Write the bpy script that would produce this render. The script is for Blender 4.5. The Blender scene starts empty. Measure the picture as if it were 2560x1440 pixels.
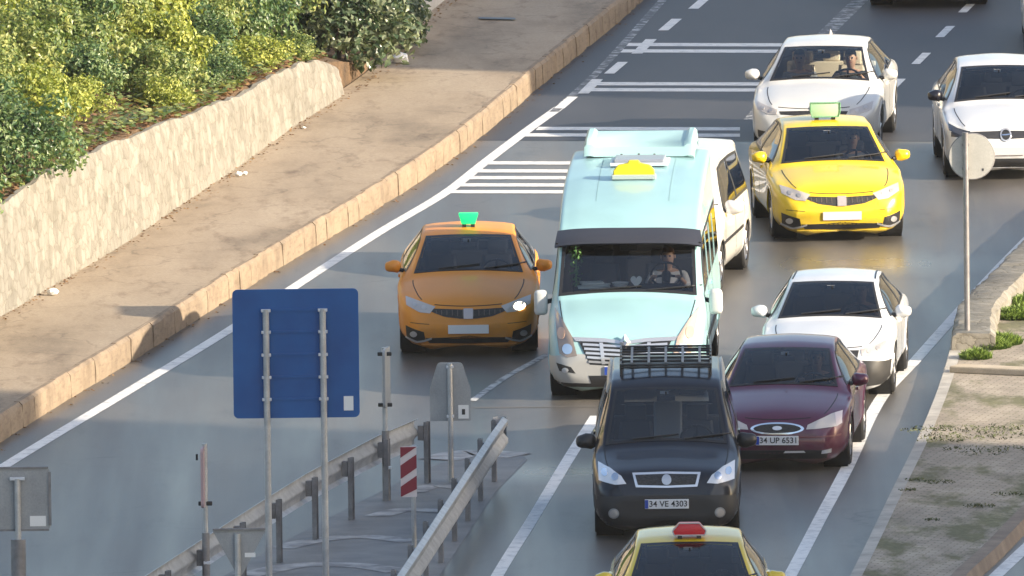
import bpy, bmesh, math, random
from math import sin, cos, tan, pi, radians, sqrt, atan2
from mathutils import Vector, Matrix
from mathutils.bvhtree import BVHTree
random.seed(7)
R = radians
scene = bpy.context.scene
C = scene.collection

# ------------------------------------------------------------------ camera
PITCH, ROLL, FPX, S0 = R(6.3), R(0.7), 50640.0, 190.0
DIST = FPX / S0
cam_d = bpy.data.cameras.new('camera')
cam_d.sensor_width = 36.0
cam_d.lens = 36.0 * FPX / 2560.0
cam_d.clip_start, cam_d.clip_end = 1.0, 6000.0
cam = bpy.data.objects.new('camera', cam_d)
C.objects.link(cam)
cam_m = Matrix.Translation((0, -DIST * cos(PITCH), DIST * sin(PITCH))) @ Matrix.Rotation(pi / 2 - PITCH, 4, 'X') @ Matrix.Rotation(-ROLL, 4, 'Z')
cam.matrix_world = cam_m
scene.camera = cam

def at(px, py, z=0.0):
    """point of height z seen at photo pixel (px,py)"""
    d = cam_m.to_3x3() @ Vector(((px - 1280) / FPX, -(py - 720) / FPX, -1.0))
    o = cam_m.translation
    return o + d * ((z - o.z) / d.z)

# ------------------------------------------------------------------ light
SUN_EL, SUN_AZ = R(20.5), R(24)          # azimuth measured from +X towards -Y (camera side)
to_sun = Vector((cos(SUN_AZ) * cos(SUN_EL), -sin(SUN_AZ) * cos(SUN_EL), sin(SUN_EL)))
world = bpy.data.worlds.new("World")
scene.world = world
world.use_nodes = True
wn = world.node_tree
sky = wn.nodes.new('ShaderNodeTexSky')
sky.sky_type = 'NISHITA'
sky.sun_disc = False
sky.sun_elevation = SUN_EL
sky.sun_rotation = atan2(to_sun.x, to_sun.y)
sky.air_density = 1.0
sky.dust_density = 2.5
sky.ozone_density = 0.8
wn.links.new(sky.outputs[0], wn.nodes['Background'].inputs[0])
wn.nodes['Background'].inputs[1].default_value = 0.15
sun_d = bpy.data.lights.new('sun', 'SUN')
sun_d.energy = 5.0
sun_d.angle = R(0.6)
sun_d.color = (1.0, 0.87, 0.68)
sun = bpy.data.objects.new('sun', sun_d)
sun.rotation_mode = 'QUATERNION'
sun.rotation_quaternion = to_sun.to_track_quat('Z', 'Y')
sun.location = (60, -20, 60)
C.objects.link(sun)
scene.view_settings.view_transform = 'Standard'
scene.view_settings.look = 'None'
scene.view_settings.gamma = 1.0
scene.view_settings.exposure = 1.05
try:
    scene.cycles.max_bounces = 8
    scene.cycles.transparent_max_bounces = 16
    scene.cycles.caustics_reflective = False
    scene.cycles.caustics_refractive = False
except Exception:
    pass

# ------------------------------------------------------------------ materials
MATS = {}
def mat(name, col=(.5, .5, .5), rough=.5, metal=0.0, coat=0.0, spec=.5, emit=None, estr=0.0, build=None):
    if name in MATS:
        return MATS[name]
    m = bpy.data.materials.new(name)
    m.use_nodes = True
    nt = m.node_tree
    b = nt.nodes['Principled BSDF']
    b.inputs['Base Color'].default_value = (*col, 1)
    b.inputs['Roughness'].default_value = rough
    b.inputs['Metallic'].default_value = metal
    b.inputs['Coat Weight'].default_value = coat
    b.inputs['Coat Roughness'].default_value = .04
    b.inputs['Specular IOR Level'].default_value = spec
    if emit:
        b.inputs['Emission Color'].default_value = (*emit, 1)
        b.inputs['Emission Strength'].default_value = estr
    if build:
        build(nt, b)
    MATS[name] = m
    return m

def nd(nt, t, **kw):
    n = nt.nodes.new(t)
    for k, v in kw.items():
        if k in n.inputs:
            n.inputs[k].default_value = v
        else:
            setattr(n, k, v)
    return n

def ramp(nt, fac, stops):
    r = nt.nodes.new('ShaderNodeValToRGB')
    el = r.color_ramp.elements
    while len(el) < len(stops):
        el.new(0.5)
    for e, (p, c) in zip(el, stops):
        e.position = p
        e.color = (*c, 1) if len(c) == 3 else c
    nt.links.new(fac, r.inputs[0])
    return r

def mixc(nt, fac, a, b, mode='MIX'):
    m = nt.nodes.new('ShaderNodeMix')
    m.data_type = 'RGBA'
    m.blend_type = mode
    for sock, v in ((m.inputs[0], fac), (m.inputs[6], a), (m.inputs[7], b)):
        if isinstance(v, (int, float)):
            sock.default_value = v
        elif isinstance(v, tuple):
            sock.default_value = (*v, 1)
        else:
            nt.links.new(v, sock)
    return m.outputs[2]

def coords(nt, scale=(1, 1, 1), kind='Object', rot=(0, 0, 0)):
    tc = nt.nodes.new('ShaderNodeTexCoord')
    mp = nt.nodes.new('ShaderNodeMapping')
    mp.inputs['Scale'].default_value = scale
    mp.inputs['Rotation'].default_value = rot
    nt.links.new(tc.outputs[kind], mp.inputs[0])
    return mp.outputs[0]

def noise(nt, vec, scale, detail=4, rough=.55):
    n = nd(nt, 'ShaderNodeTexNoise', Scale=scale, Detail=detail, Roughness=rough)
    nt.links.new(vec, n.inputs['Vector'])
    return n.outputs['Fac']

def bump(nt, b, h, strength=.3, dist=.02):
    bp = nd(nt, 'ShaderNodeBump', Strength=strength, Distance=dist)
    nt.links.new(h, bp.inputs['Height'])
    nt.links.new(bp.outputs[0], b.inputs['Normal'])

def noisy(name, stops, scale=3, stretch=(1, 1, 1), rough=.85, bs=.3, bd=.01, bscale=60, metal=0, spec=.5, rot=(0, 0, 0), fine=.35):
    def f(nt, b):
        v = coords(nt, stretch, rot=rot)
        n1 = noise(nt, v, scale)
        n2 = noise(nt, v, bscale, 3)
        c = ramp(nt, n1, stops).outputs[0]
        g = ramp(nt, n2, [(.3, (.75,) * 3), (.7, (1.2,) * 3)]).outputs[0]
        c = mixc(nt, fine, c, mixc(nt, 1.0, c, g, 'MULTIPLY'))
        nt.links.new(c, b.inputs['Base Color'])
        bump(nt, b, n2, bs, bd)
    return mat(name, (.5, .5, .5), rough, metal, spec=spec, build=f)

def asphalt_build(nt, b):
    v = coords(nt, (1, 1, 1))
    big = noise(nt, coords(nt, (.35, .09, 1)), 1.0, 4)
    streak = noise(nt, coords(nt, (1.3, .06, 1), rot=(0, 0, R(14))), 1.0, 4)
    fine = noise(nt, v, 45, 4, .7)
    c = ramp(nt, big, [(.28, (.050, .047, .048)), (.5, (.092, .084, .076)), (.72, (.165, .145, .118))]).outputs[0]
    s = ramp(nt, streak, [(.33, (.70,) * 3), (.67, (1.28,) * 3)]).outputs[0]
    c = mixc(nt, 1.0, c, s, 'MULTIPLY')
    g = ramp(nt, fine, [(.35, (.72,) * 3), (.65, (1.25,) * 3)]).outputs[0]
    c = mixc(nt, .8, c, mixc(nt, 1.0, c, g, 'MULTIPLY'))
    vo = nd(nt, 'ShaderNodeTexVoronoi', Scale=.22, feature='DISTANCE_TO_EDGE')
    wv = nd(nt, 'ShaderNodeTexNoise', Scale=.9, Detail=6)
    nt.links.new(v, wv.inputs['Vector'])
    ad0 = nd(nt, 'ShaderNodeVectorMath', operation='ADD')
    nt.links.new(v, ad0.inputs[0]); nt.links.new(wv.outputs['Color'], ad0.inputs[1])
    nt.links.new(ad0.outputs[0], vo.inputs['Vector'])
    ck = ramp(nt, vo.outputs['Distance'], [(.0, (.45,) * 3), (.006, (1,) * 3)]).outputs[0]
    gate = ramp(nt, noise(nt, v, .35, 2), [(.5, (0,) * 3), (.6, (.8,) * 3)]).outputs[0]
    c = mixc(nt, gate, c, mixc(nt, 1.0, c, ck, 'MULTIPLY'))
    oil = ramp(nt, noise(nt, coords(nt, (1.2, .35, 1)), 1.3, 5, .7), [(.56, (1,) * 3), (.70, (.55,) * 3)]).outputs[0]
    c = mixc(nt, .8, c, mixc(nt, 1.0, c, oil, 'MULTIPLY'))
    nt.links.new(c, b.inputs['Base Color'])
    rr = ramp(nt, streak, [(.3, (.30,) * 3), (.7, (.47,) * 3)]).outputs[0]
    # damp, polished stretches of the carriageway
    for cx, cy, rad, wet in ((1430, 1180, 2.2, .22), (2130, 660, 3.0, .22)):
        p = at(cx, cy, 0)
        ds = nd(nt, 'ShaderNodeVectorMath', operation='DISTANCE')
        ds.inputs[1].default_value = p
        nt.links.new(v, ds.inputs[0])
        ad = nd(nt, 'ShaderNodeMath', operation='MULTIPLY_ADD')
        ad.inputs[1].default_value = 1 / rad
        nt.links.new(ds.outputs['Value'], ad.inputs[0])
        nm = nd(nt, 'ShaderNodeMath', operation='MULTIPLY')
        nm.inputs[1].default_value = .6
        nt.links.new(big, nm.inputs[0]); nt.links.new(nm.outputs[0], ad.inputs[2])
        mask = ramp(nt, ad.outputs[0], [(.35, (1,) * 3), (1.15, (0,) * 3)]).outputs[0]
        rr = mixc(nt, mask, rr, (wet,) * 3)
    nt.links.new(rr, b.inputs['Roughness'])
    bump(nt, b, fine, .08, .002)
ASPHALT = mat('asphalt', build=asphalt_build)
def dark_asphalt_build(nt, b):
    v = coords(nt)
    big = noise(nt, coords(nt, (.5, .12, 1)), 1.0, 5)
    fine = noise(nt, v, 45, 4, .7)
    c = ramp(nt, big, [(.3, (.030, .031, .038)), (.7, (.062, .060, .064))]).outputs[0]
    g = ramp(nt, fine, [(.35, (.72,) * 3), (.65, (1.25,) * 3)]).outputs[0]
    nt.links.new(mixc(nt, .8, c, mixc(nt, 1.0, c, g, 'MULTIPLY')), b.inputs['Base Color'])
    bump(nt, b, fine, .2, .004)
DARK_ASPHALT = mat('dark_asphalt', rough=.55, spec=.4, build=dark_asphalt_build)

def paint_line_build(dark):
    def f(nt, b):
        v = coords(nt, (1, 1, 1))
        n = noise(nt, v, 5.0, 6, .7)
        f2 = noise(nt, v, 50, 3)
        a = dark
        c = ramp(nt, n, [(max(0, a - .09), (.085, .085, .09)), (a + .05, (.50, .50, .50)), (min(1, a + .22), (.74, .73, .71))]).outputs[0]
        nt.links.new(c, b.inputs['Base Color'])
        bump(nt, b, f2, .2, .004)
    return f
LINE = mat('road_paint', rough=.6, build=paint_line_build(.30))
LINE_WORN = mat('road_paint_worn', rough=.6, build=paint_line_build(.47))
LINE_FAINT = mat('road_paint_faint', rough=.6, build=paint_line_build(.58))
CONCRETE = noisy('concrete_island', [(.3, (.13, .13, .135)), (.7, (.22, .215, .21))], 1.5, rough=.6)
def sidewalk_build(nt, b):
    v = coords(nt)
    big = noise(nt, coords(nt, (.9, .3, 1)), .9, 5, .6)
    fine = noise(nt, v, 26, 5, .7)
    c = ramp(nt, big, [(.28, (.19, .146, .10)), (.48, (.335, .258, .178)), (.72, (.40, .318, .228))]).outputs[0]
    st = ramp(nt, noise(nt, coords(nt, (1.6, .5, 1), rot=(0, 0, R(-20))), 1.7, 6, .7), [(.54, (1,) * 3), (.70, (.62, .58, .55))]).outputs[0]
    c = mixc(nt, 1.0, c, st, 'MULTIPLY')
    g = ramp(nt, fine, [(.32, (.72,) * 3), (.68, (1.2,) * 3)]).outputs[0]
    c = mixc(nt, .7, c, mixc(nt, 1.0, c, g, 'MULTIPLY'))
    vo = nd(nt, 'ShaderNodeTexVoronoi', Scale=.45, feature='DISTANCE_TO_EDGE')
    wv = nd(nt, 'ShaderNodeTexNoise', Scale=1.4, Detail=5)
    nt.links.new(v, wv.inputs['Vector'])
    ad = nd(nt, 'ShaderNodeVectorMath', operation='ADD')
    nt.links.new(v, ad.inputs[0]); nt.links.new(wv.outputs['Color'], ad.inputs[1])
    nt.links.new(ad.outputs[0], vo.inputs['Vector'])
    cr = ramp(nt, vo.outputs['Distance'], [(.0, (.55,) * 3), (.012, (1,) * 3)]).outputs[0]
    c = mixc(nt, .7, c, mixc(nt, 1.0, c, cr, 'MULTIPLY'))
    nt.links.new(c, b.inputs['Base Color'])
    bump(nt, b, fine, .3, .01)
SIDEWALK = mat('sidewalk_mortar', rough=.75, build=sidewalk_build)
def kerb_build(nt, b):
    v = coords(nt)
    n = noise(nt, v, 2.2, 5, .7)
    c = ramp(nt, n, [(.3, (.17, .128, .088)), (.52, (.255, .194, .135)), (.75, (.30, .232, .163))]).outputs[0]
    s = noise(nt, coords(nt, (1, 1, 5)), 4.0, 4)
    c = mixc(nt, ramp(nt, s, [(.5, (0,) * 3), (.72, (.55,) * 3)]).outputs[0], c, (.13, .09, .06))
    nt.links.new(c, b.inputs['Base Color'])
    bump(nt, b, noise(nt, v, 14, 5, .7), .5, .02)
KERB = mat('kerb_stone', rough=.85, build=kerb_build)
def stone_build(nt, b):
    v = coords(nt, (1.9, 1.9, 2.7))
    vo = nd(nt, 'ShaderNodeTexVoronoi', Scale=1.9, feature='DISTANCE_TO_EDGE')
    vc = nd(nt, 'ShaderNodeTexVoronoi', Scale=1.9)
    w = noise(nt, v, 3.0, 4)
    ad = nd(nt, 'ShaderNodeVectorMath', operation='ADD')
    sc = nd(nt, 'ShaderNodeVectorMath', operation='SCALE')
    sc.inputs['Scale'].default_value = .55
    nn = nd(nt, 'ShaderNodeTexNoise', Scale=2.5, Detail=4)
    nt.links.new(v, nn.inputs['Vector'])
    nt.links.new(nn.outputs['Color'], sc.inputs[0])
    nt.links.new(v, ad.inputs[0]); nt.links.new(sc.outputs[0], ad.inputs[1])
    nt.links.new(ad.outputs[0], vo.inputs['Vector']); nt.links.new(ad.outputs[0], vc.inputs['Vector'])
    base = ramp(nt, vc.outputs['Color'], [(.1, (.195, .182, .157)), (.5, (.235, .221, .193)), (.9, (.275, .26, .23))]).outputs[0]
    joint = ramp(nt, vo.outputs['Distance'], [(.0, (.66, .63, .57)), (.06, (.90, .89, .86)), (.2, (1, 1, 1))]).outputs[0]
    c = mixc(nt, .7, base, mixc(nt, 1.0, base, joint, 'MULTIPLY'))
    st = ramp(nt, noise(nt, coords(nt, (1.4, 1.4, .8)), 2.2, 8, .75), [(.33, (1.15, 1.14, 1.12)), (.50, (.95, .94, .92)), (.66, (.60, .585, .52))]).outputs[0]
    c = mixc(nt, .8, c, mixc(nt, 1.0, c, st, 'MULTIPLY'))
    nt.links.new(c, b.inputs['Base Color'])
    h = mixc(nt, .4, joint, w)
    bump(nt, b, h, .5, .035)
STONE = mat('rubble_stone', rough=.9, build=stone_build)
PALE_RENDER = noisy('pale_render', [(.35, (.46, .44, .41)), (.65, (.60, .58, .54))], 2.0, rough=.9)
SOIL = noisy('soil', [(.3, (.07, .045, .026)), (.5, (.12, .075, .04)), (.7, (.20, .12, .065))], 2.2, rough=.95, bs=.8, bd=.05, bscale=20, fine=.8)
HILL = noisy('unseen_hill_tan', [(.3, (.20, .17, .11)), (.7, (.38, .32, .22))], .05, rough=.95)  # tan picked for the added, unseen slopes that the road reflects
EARTH = noisy('earth', [(.3, (.10, .09, .07)), (.7, (.16, .14, .11))], .2, rough=.95)
def paver_build(nt, b):
    v = coords(nt, rot=(0, 0, R(12)))
    br = nd(nt, 'ShaderNodeTexBrick', Scale=2.6)
    br.inputs['Color1'].default_value = (.34, .285, .225, 1)
    br.inputs['Color2'].default_value = (.41, .35, .28, 1)
    br.inputs['Mortar'].default_value = (.22, .19, .14, 1)
    br.inputs['Mortar Size'].default_value = .025
    nt.links.new(v, br.inputs['Vector'])
    n = noise(nt, coords(nt, (.9, .35, 1)), 1.3, 5, .65)
    g = ramp(nt, n, [(.50, (0,) * 3), (.60, (1,) * 3)]).outputs[0]
    weed = ramp(nt, noise(nt, v, 18, 3), [(.3, (.10, .10, .05)), (.7, (.19, .175, .09))]).outputs[0]
    c = mixc(nt, g, br.outputs['Color'], weed)
    d = ramp(nt, noise(nt, coords(nt, (1, .5, 1)), 2.1, 5), [(.3, (.68,) * 3), (.7, (1.15,) * 3)]).outputs[0]
    c = mixc(nt, 1.0, c, d, 'MULTIPLY')
    nt.links.new(c, b.inputs['Base Color'])
    bump(nt, b, br.outputs['Fac'], .3, .01)
PAVER = mat('median_pavers', rough=.9, build=paver_build)
GALV = noisy('galvanised_steel', [(.3, (.38, .38, .385)), (.7, (.54, .54, .54))], 6, rough=.45, metal=.5, bs=.1, bd=.002)
GALV_DARK = noisy('weathered_steel', [(.3, (.17, .165, .17)), (.7, (.28, .27, .275))], 6, rough=.55, metal=.5, bs=.1, bd=.002)
SIGN_BACK = noisy('sign_back_grey', [(.3, (.27, .28, .29)), (.7, (.36, .37, .38))], 2.5, rough=.5, metal=.25, bs=.05)
SIGN_PALE = noisy('sign_back_pale', [(.3, (.38, .375, .35)), (.7, (.48, .47, .44))], 2.5, rough=.5, bs=.05)
def blue_build(nt, b):
    v = coords(nt)
    c = ramp(nt, noise(nt, v, 1.6, 4), [(.3, (.005, .065, .24)), (.7, (.010, .10, .32))]).outputs[0]
    nt.links.new(c, b.inputs['Base Color'])
BLUE = mat('sign_blue', rough=.5, build=blue_build)
WHITE_PLAIN = mat('white_sticker', (.75, .75, .74), .5)
RED_REFL = mat('marker_red', (.20, .012, .03), .5)
PINK_WHITE = mat('marker_white', (.62, .55, .56), .5)
BLACK = mat('black_plastic', (.018, .018, .02), .45)
DARK = mat('dark_void', (.008, .008, .009), .7)
RUBBER = mat('tyre_rubber', (.016, .016, .017), .75)
RIM = mat('alloy_rim', (.45, .45, .47), .3, .9)
CHROME = mat('chrome', (.82, .82, .84), .12, 1.0)
SATIN = mat('satin_silver', (.62, .62, .64), .32, .7)
CLOTH_DARK = mat('seat_cloth', (.06, .062, .07), .9)
CLOTH_BEIGE = mat('seat_beige', (.75, .66, .50), .8)
CLOTH_GREY = mat('seat_grey', (.30, .31, .32), .85)
DASH = mat('dashboard_plastic', (.025, .026, .03), .65)
PLATE = mat('plate_white', (.72, .72, .74), .4)
PLATE_PINK = mat('plate_dusty', (.62, .54, .57), .5)
PLATE_BLUE = mat('plate_blue', (.02, .06, .35), .4)
INK = mat('plate_ink', (.02, .02, .025), .5)

def glass_mat(name, tint, refl=1.0):
    if name in MATS:
        return MATS[name]
    m = bpy.data.materials.new(name)
    m.use_nodes = True
    nt = m.node_tree
    nt.nodes.clear()
    out = nd(nt, 'ShaderNodeOutputMaterial')
    tr = nd(nt, 'ShaderNodeBsdfTransparent')
    tr.inputs[0].default_value = (*tint, 1)
    gl = nd(nt, 'ShaderNodeBsdfGlossy')
    gl.inputs['Roughness'].default_value = .02
    gl.inputs[0].default_value = (refl, refl, refl, 1)
    fr = nd(nt, 'ShaderNodeFresnel', IOR=1.75)
    mx = nd(nt, 'ShaderNodeMixShader')
    nt.links.new(fr.outputs[0], mx.inputs[0])
    nt.links.new(tr.outputs[0], mx.inputs[1])
    nt.links.new(gl.outputs[0], mx.inputs[2])
    nt.links.new(mx.outputs[0], out.inputs[0])
    MATS[name] = m
    return m
GLASS = glass_mat('windscreen_glass', (.68, .72, .74))
GLASS_CLEAR = glass_mat('clear_glass', (.95, .96, .95))
GLASS_DARK = glass_mat('tinted_glass', (.13, .135, .15))
LENS = glass_mat('lamp_lens', (.86, .86, .86))

def paint(name, col, rough=.32, metal=0.0, coat=.8, dirt=.12, lining=(.03, .03, .032), spec=.5):
    def f(nt, b):
        v = coords(nt)
        n = noise(nt, v, 1.7, 4)
        d = ramp(nt, n, [(.35, (1,) * 3), (.75, (1 - dirt,) * 3)]).outputs[0]
        c = mixc(nt, 1.0, col, d, 'MULTIPLY')
        sx = nd(nt, 'ShaderNodeSeparateXYZ')
        nt.links.new(v, sx.inputs[0])
        # road grime splashed along the lower edge of the bodywork
        ad = nd(nt, 'ShaderNodeMath', operation='ADD')
        nt.links.new(sx.outputs[2], ad.inputs[0])
        sc = nd(nt, 'ShaderNodeMath', operation='MULTIPLY')
        sc.inputs[1].default_value = .35
        nt.links.new(noise(nt, v, 6, 4), sc.inputs[0])
        nt.links.new(sc.outputs[0], ad.inputs[1])
        gr = ramp(nt, ad.outputs[0], [(.30, (.45,) * 3), (.58, (0,) * 3)]).outputs[0]
        c = mixc(nt, gr, c, (.13, .115, .095))
        geo = nd(nt, 'ShaderNodeNewGeometry')
        c = mixc(nt, geo.outputs['Backfacing'], c, lining)   # inside of the shell: dark lining
        nt.links.new(c, b.inputs['Base Color'])
    return mat(name, col, rough, metal, coat, spec, build=f)

# ------------------------------------------------------------------ mesh builder
class MB:
    def __init__(self):
        self.v, self.f = [], []
    def add(self, vs, fs):
        o = len(self.v)
        self.v += [tuple(p) for p in vs]
        self.f += [tuple(i + o for i in f) for f in fs]
        return self
    def box(self, c, s, rz=0.0, m=None, taper=1.0):
        x, y, z = (k / 2 for k in s)
        pts = []
        for sz in (-1, 1):
            k = taper if sz > 0 else 1
            for sx, sy in ((-1, -1), (1, -1), (1, 1), (-1, 1)):
                px, py = sx * x * k, sy * y * k
                pts.append((c[0] + px * cos(rz) - py * sin(rz), c[1] + px * sin(rz) + py * cos(rz), c[2] + sz * z))
        return self.add(pts, [(3, 2, 1, 0), (4, 5, 6, 7), (0, 1, 5, 4), (1, 2, 6, 5), (2, 3, 7, 6), (3, 0, 4, 7)])
    def tube(self, p0, p1, r0, r1=None, n=10, caps=True):
        r1 = r0 if r1 is None else r1
        p0, p1 = Vector(p0), Vector(p1)
        q = (p1 - p0).to_track_quat('Z', 'Y')
        vs = []
        for p, r in ((p0, r0), (p1, r1)):
            for i in range(n):
                a = 2 * pi * i / n
                vs.append(p + q @ Vector((r * cos(a), r * sin(a), 0)))
        fs = [(i, (i + 1) % n, n + (i + 1) % n, n + i) for i in range(n)]
        if caps:
            fs += [tuple(range(n - 1, -1, -1)), tuple(range(n, 2 * n))]
        return self.add(vs, fs)
    def path(self, pts, r, n=8):
        for a, b in zip(pts[:-1], pts[1:]):
            self.tube(a, b, r, r, n)
        return self
    def lathe(self, prof, c, axis='X', n=28):
        """prof: (radius, offset along axis)"""
        vs = []
        for r, h in prof:
            for i in range(n):
                a = 2 * pi * i / n
                if axis == 'X':
                    vs.append((c[0] + h, c[1] + r * cos(a), c[2] + r * sin(a)))
                elif axis == 'Z':
                    vs.append((c[0] + r * cos(a), c[1] + r * sin(a), c[2] + h))
                else:
                    vs.append((c[0] + r * cos(a), c[1] + h, c[2] + r * sin(a)))
        fs = []
        for k in range(len(prof) - 1):
            for i in range(n):
                j = (i + 1) % n
                fs.append((k * n + i, k * n + j, (k + 1) * n + j, (k + 1) * n + i))
        return self.add(vs, fs)
    def prism(self, poly, y0, y1):
        """polygon in (x,z) extruded along y"""
        n = len(poly)
        vs = [(x, y0, z) for x, z in poly] + [(x, y1, z) for x, z in poly]
        fs = [tuple(range(n)), tuple(range(2 * n - 1, n - 1, -1))] + [(i, i + n, (i + 1) % n + n, (i + 1) % n) for i in range(n)]
        return self.add(vs, fs)
    def grid(self, rows):
        n = len(rows[0])
        vs = [p for r in rows for p in r]
        fs = [(i * n + j, i * n + j + 1, (i + 1) * n + j + 1, (i + 1) * n + j) for i in range(len(rows) - 1) for j in range(n - 1)]
        return self.add(vs, fs)
    def build(self, name, m, parent=None, smooth=None, bevel=0.0, fix=True, mats=None):
        me = bpy.data.meshes.new(name)
        me.from_pydata(self.v, [], self.f)
        me.materials.append(m)
        bm = bmesh.new()
        bm.from_mesh(me)
        if fix:
            bmesh.ops.recalc_face_normals(bm, faces=bm.faces)
        if bevel > 0:
            bmesh.ops.bevel(bm, geom=[e for e in bm.edges if len(e.link_faces) == 2 and e.calc_face_angle(0) > .5], offset=bevel, segments=2, affect='EDGES', profile=.5)
        if smooth is not None:
            for f in bm.faces:
                f.smooth = True
            for e in bm.edges:
                if len(e.link_faces) != 2 or e.calc_face_angle(3.0) > R(smooth):
                    e.smooth = False
        bm.to_mesh(me)
        bm.free()
        o = bpy.data.objects.new(name, me)
        C.objects.link(o)
        if parent:
            o.parent = parent
        return o

def tag(o, label=None, cat=None, group=None, kind=None):
    if label: o['label'] = label
    if cat: o['category'] = cat
    if group: o['group'] = group
    if kind: o['kind'] = kind
    return o
def thing(name, label, cat, loc=(0, 0, 0), rz=0.0, group=None):
    o = bpy.data.objects.new(name, None)
    o.empty_display_size = .2
    C.objects.link(o)
    o.location = loc
    o.rotation_euler = (0, 0, rz)
    return tag(o, label, cat, group)
def struct(o):
    o['kind'] = 'structure'
    return o

def pchip(pts):
    xs = [p[0] for p in pts]; ys = [p[1] for p in pts]
    n = len(xs)
    h = [xs[i + 1] - xs[i] for i in range(n - 1)]
    d = [(ys[i + 1] - ys[i]) / h[i] for i in range(n - 1)]
    m = [d[0]] + [0 if d[i - 1] * d[i] <= 0 else 2 * d[i - 1] * d[i] / (d[i - 1] + d[i]) for i in range(1, n - 1)] + [d[-1]]
    def f(x):
        if x <= xs[0]: return ys[0]
        if x >= xs[-1]: return ys[-1]
        i = max(k for k in range(n - 1) if xs[k] <= x)
        t = (x - xs[i]) / h[i]
        return ((1 + 2 * t) * (1 - t) ** 2 * ys[i] + t * (1 - t) ** 2 * h[i] * m[i] + t * t * (3 - 2 * t) * ys[i + 1] + t * t * (t - 1) * h[i] * m[i + 1])
    return f

def resample(poly, n):
    ls = [0]
    for a, b in zip(poly[:-1], poly[1:]):
        ls.append(ls[-1] + math.hypot(b[0] - a[0], b[1] - a[1]))
    out = []
    for k in range(n):
        s = ls[-1] * k / (n - 1)
        i = max(0, min(len(ls) - 2, next((q for q in range(len(ls) - 1) if ls[q + 1] >= s - 1e-9), len(ls) - 2)))
        u = 0 if ls[i + 1] == ls[i] else (s - ls[i]) / (ls[i + 1] - ls[i])
        out.append((poly[i][0] + (poly[i + 1][0] - poly[i][0]) * u, poly[i][1] + (poly[i + 1][1] - poly[i][1]) * u))
    return out

def inside(poly, x, y):
    r = False
    j = len(poly) - 1
    for i in range(len(poly)):
        xi, yi = poly[i]; xj, yj = poly[j]
        if (yi > y) != (yj > y) and x < (xj - xi) * (y - yi) / (yj - yi) + xi:
            r = not r
        j = i
    return r

def ellipse(cx, cz, rx, rz, n=13, pw=1.0):
    """lower and upper halves, left to right"""
    lo, up = [], []
    for i in range(n):
        a = pi - pi * i / (n - 1)
        c, s = cos(a), sin(a)
        x = cx + rx * math.copysign(abs(c) ** pw, c)
        lo.append((x, cz - rz * abs(s) ** pw)); up.append((x, cz + rz * abs(s) ** pw))
    return lo, up

def text_mesh(txt, size):
    cu = bpy.data.curves.new('lettering', 'FONT')
    cu.body = txt
    cu.size = size
    cu.align_x, cu.align_y = 'CENTER', 'CENTER'
    cu.extrude = .0015
    cu.offset = size * .012
    o = bpy.data.objects.new('lettering', cu)
    C.objects.link(o)
    me = bpy.data.meshes.new_from_object(o.evaluated_get(bpy.context.evaluated_depsgraph_get()))
    bpy.data.objects.remove(o)
    bpy.data.curves.remove(cu)
    return me

# ------------------------------------------------------------------ vehicles
SEDAN = dict(
    zc=[(0, .50), (.03, .60), (.10, .685), (.25, .765), (.5, .835), (.8, .895), (1.08, .945), (1.16, .975), (1.4, 1.105), (1.7, 1.255), (2.0, 1.375), (2.25, 1.425), (2.7, 1.45), (3.1, 1.42), (3.4, 1.355), (3.75, 1.19), (4.0, 1.075), (4.1, 1.05), (4.4, 1.03), (4.47, .95), (4.5, .80)],
    zbot=[(0, .28), (.05, .19), (.15, .155), (.5, .17), (4.0, .2), (4.3, .26), (4.5, .4)],
    W=[(0, .60), (.04, .67), (.12, .76), (.3, .845), (.6, .885), (1.2, .895), (3.4, .895), (4.1, .86), (4.4, .76), (4.5, .62)],
    wtop=[(0, .45), (.1, .56), (.4, .67), (1.0, .735), (1.16, .725), (2.0, .60), (2.7, .575), (3.3, .58), (3.75, .62), (4.1, .66), (4.5, .5)],
    crown=[(0, .02), (.4, .05), (1.0, .06), (1.16, .055), (2, .045), (2.7, .05), (3.5, .05), (4.5, .03)],
    zb=[(0, .42), (.1, .56), (.4, .71), (1.0, .85), (1.3, .89), (3.5, .94), (4.1, .94), (4.5, .7)],
    zmid=.56, axle=(.88, 3.52), wheel_r=.31, L=4.5,
    ws=dict(z0=.985, a=.70, d0=.035, z1=1.365, b=.545, d1=.02, t0=1.0, t1=2.3),
    side=dict(low=[(1.36, .955), (3.72, 1.01)], up=[(1.98, 1.315), (2.4, 1.375), (3.0, 1.37), (3.40, 1.29)]),
    rear=dict(z0=1.10, a=.60, z1=1.33, b=.50, t0=3.0, t1=4.05), mirror=(1.52, .98))
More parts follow.
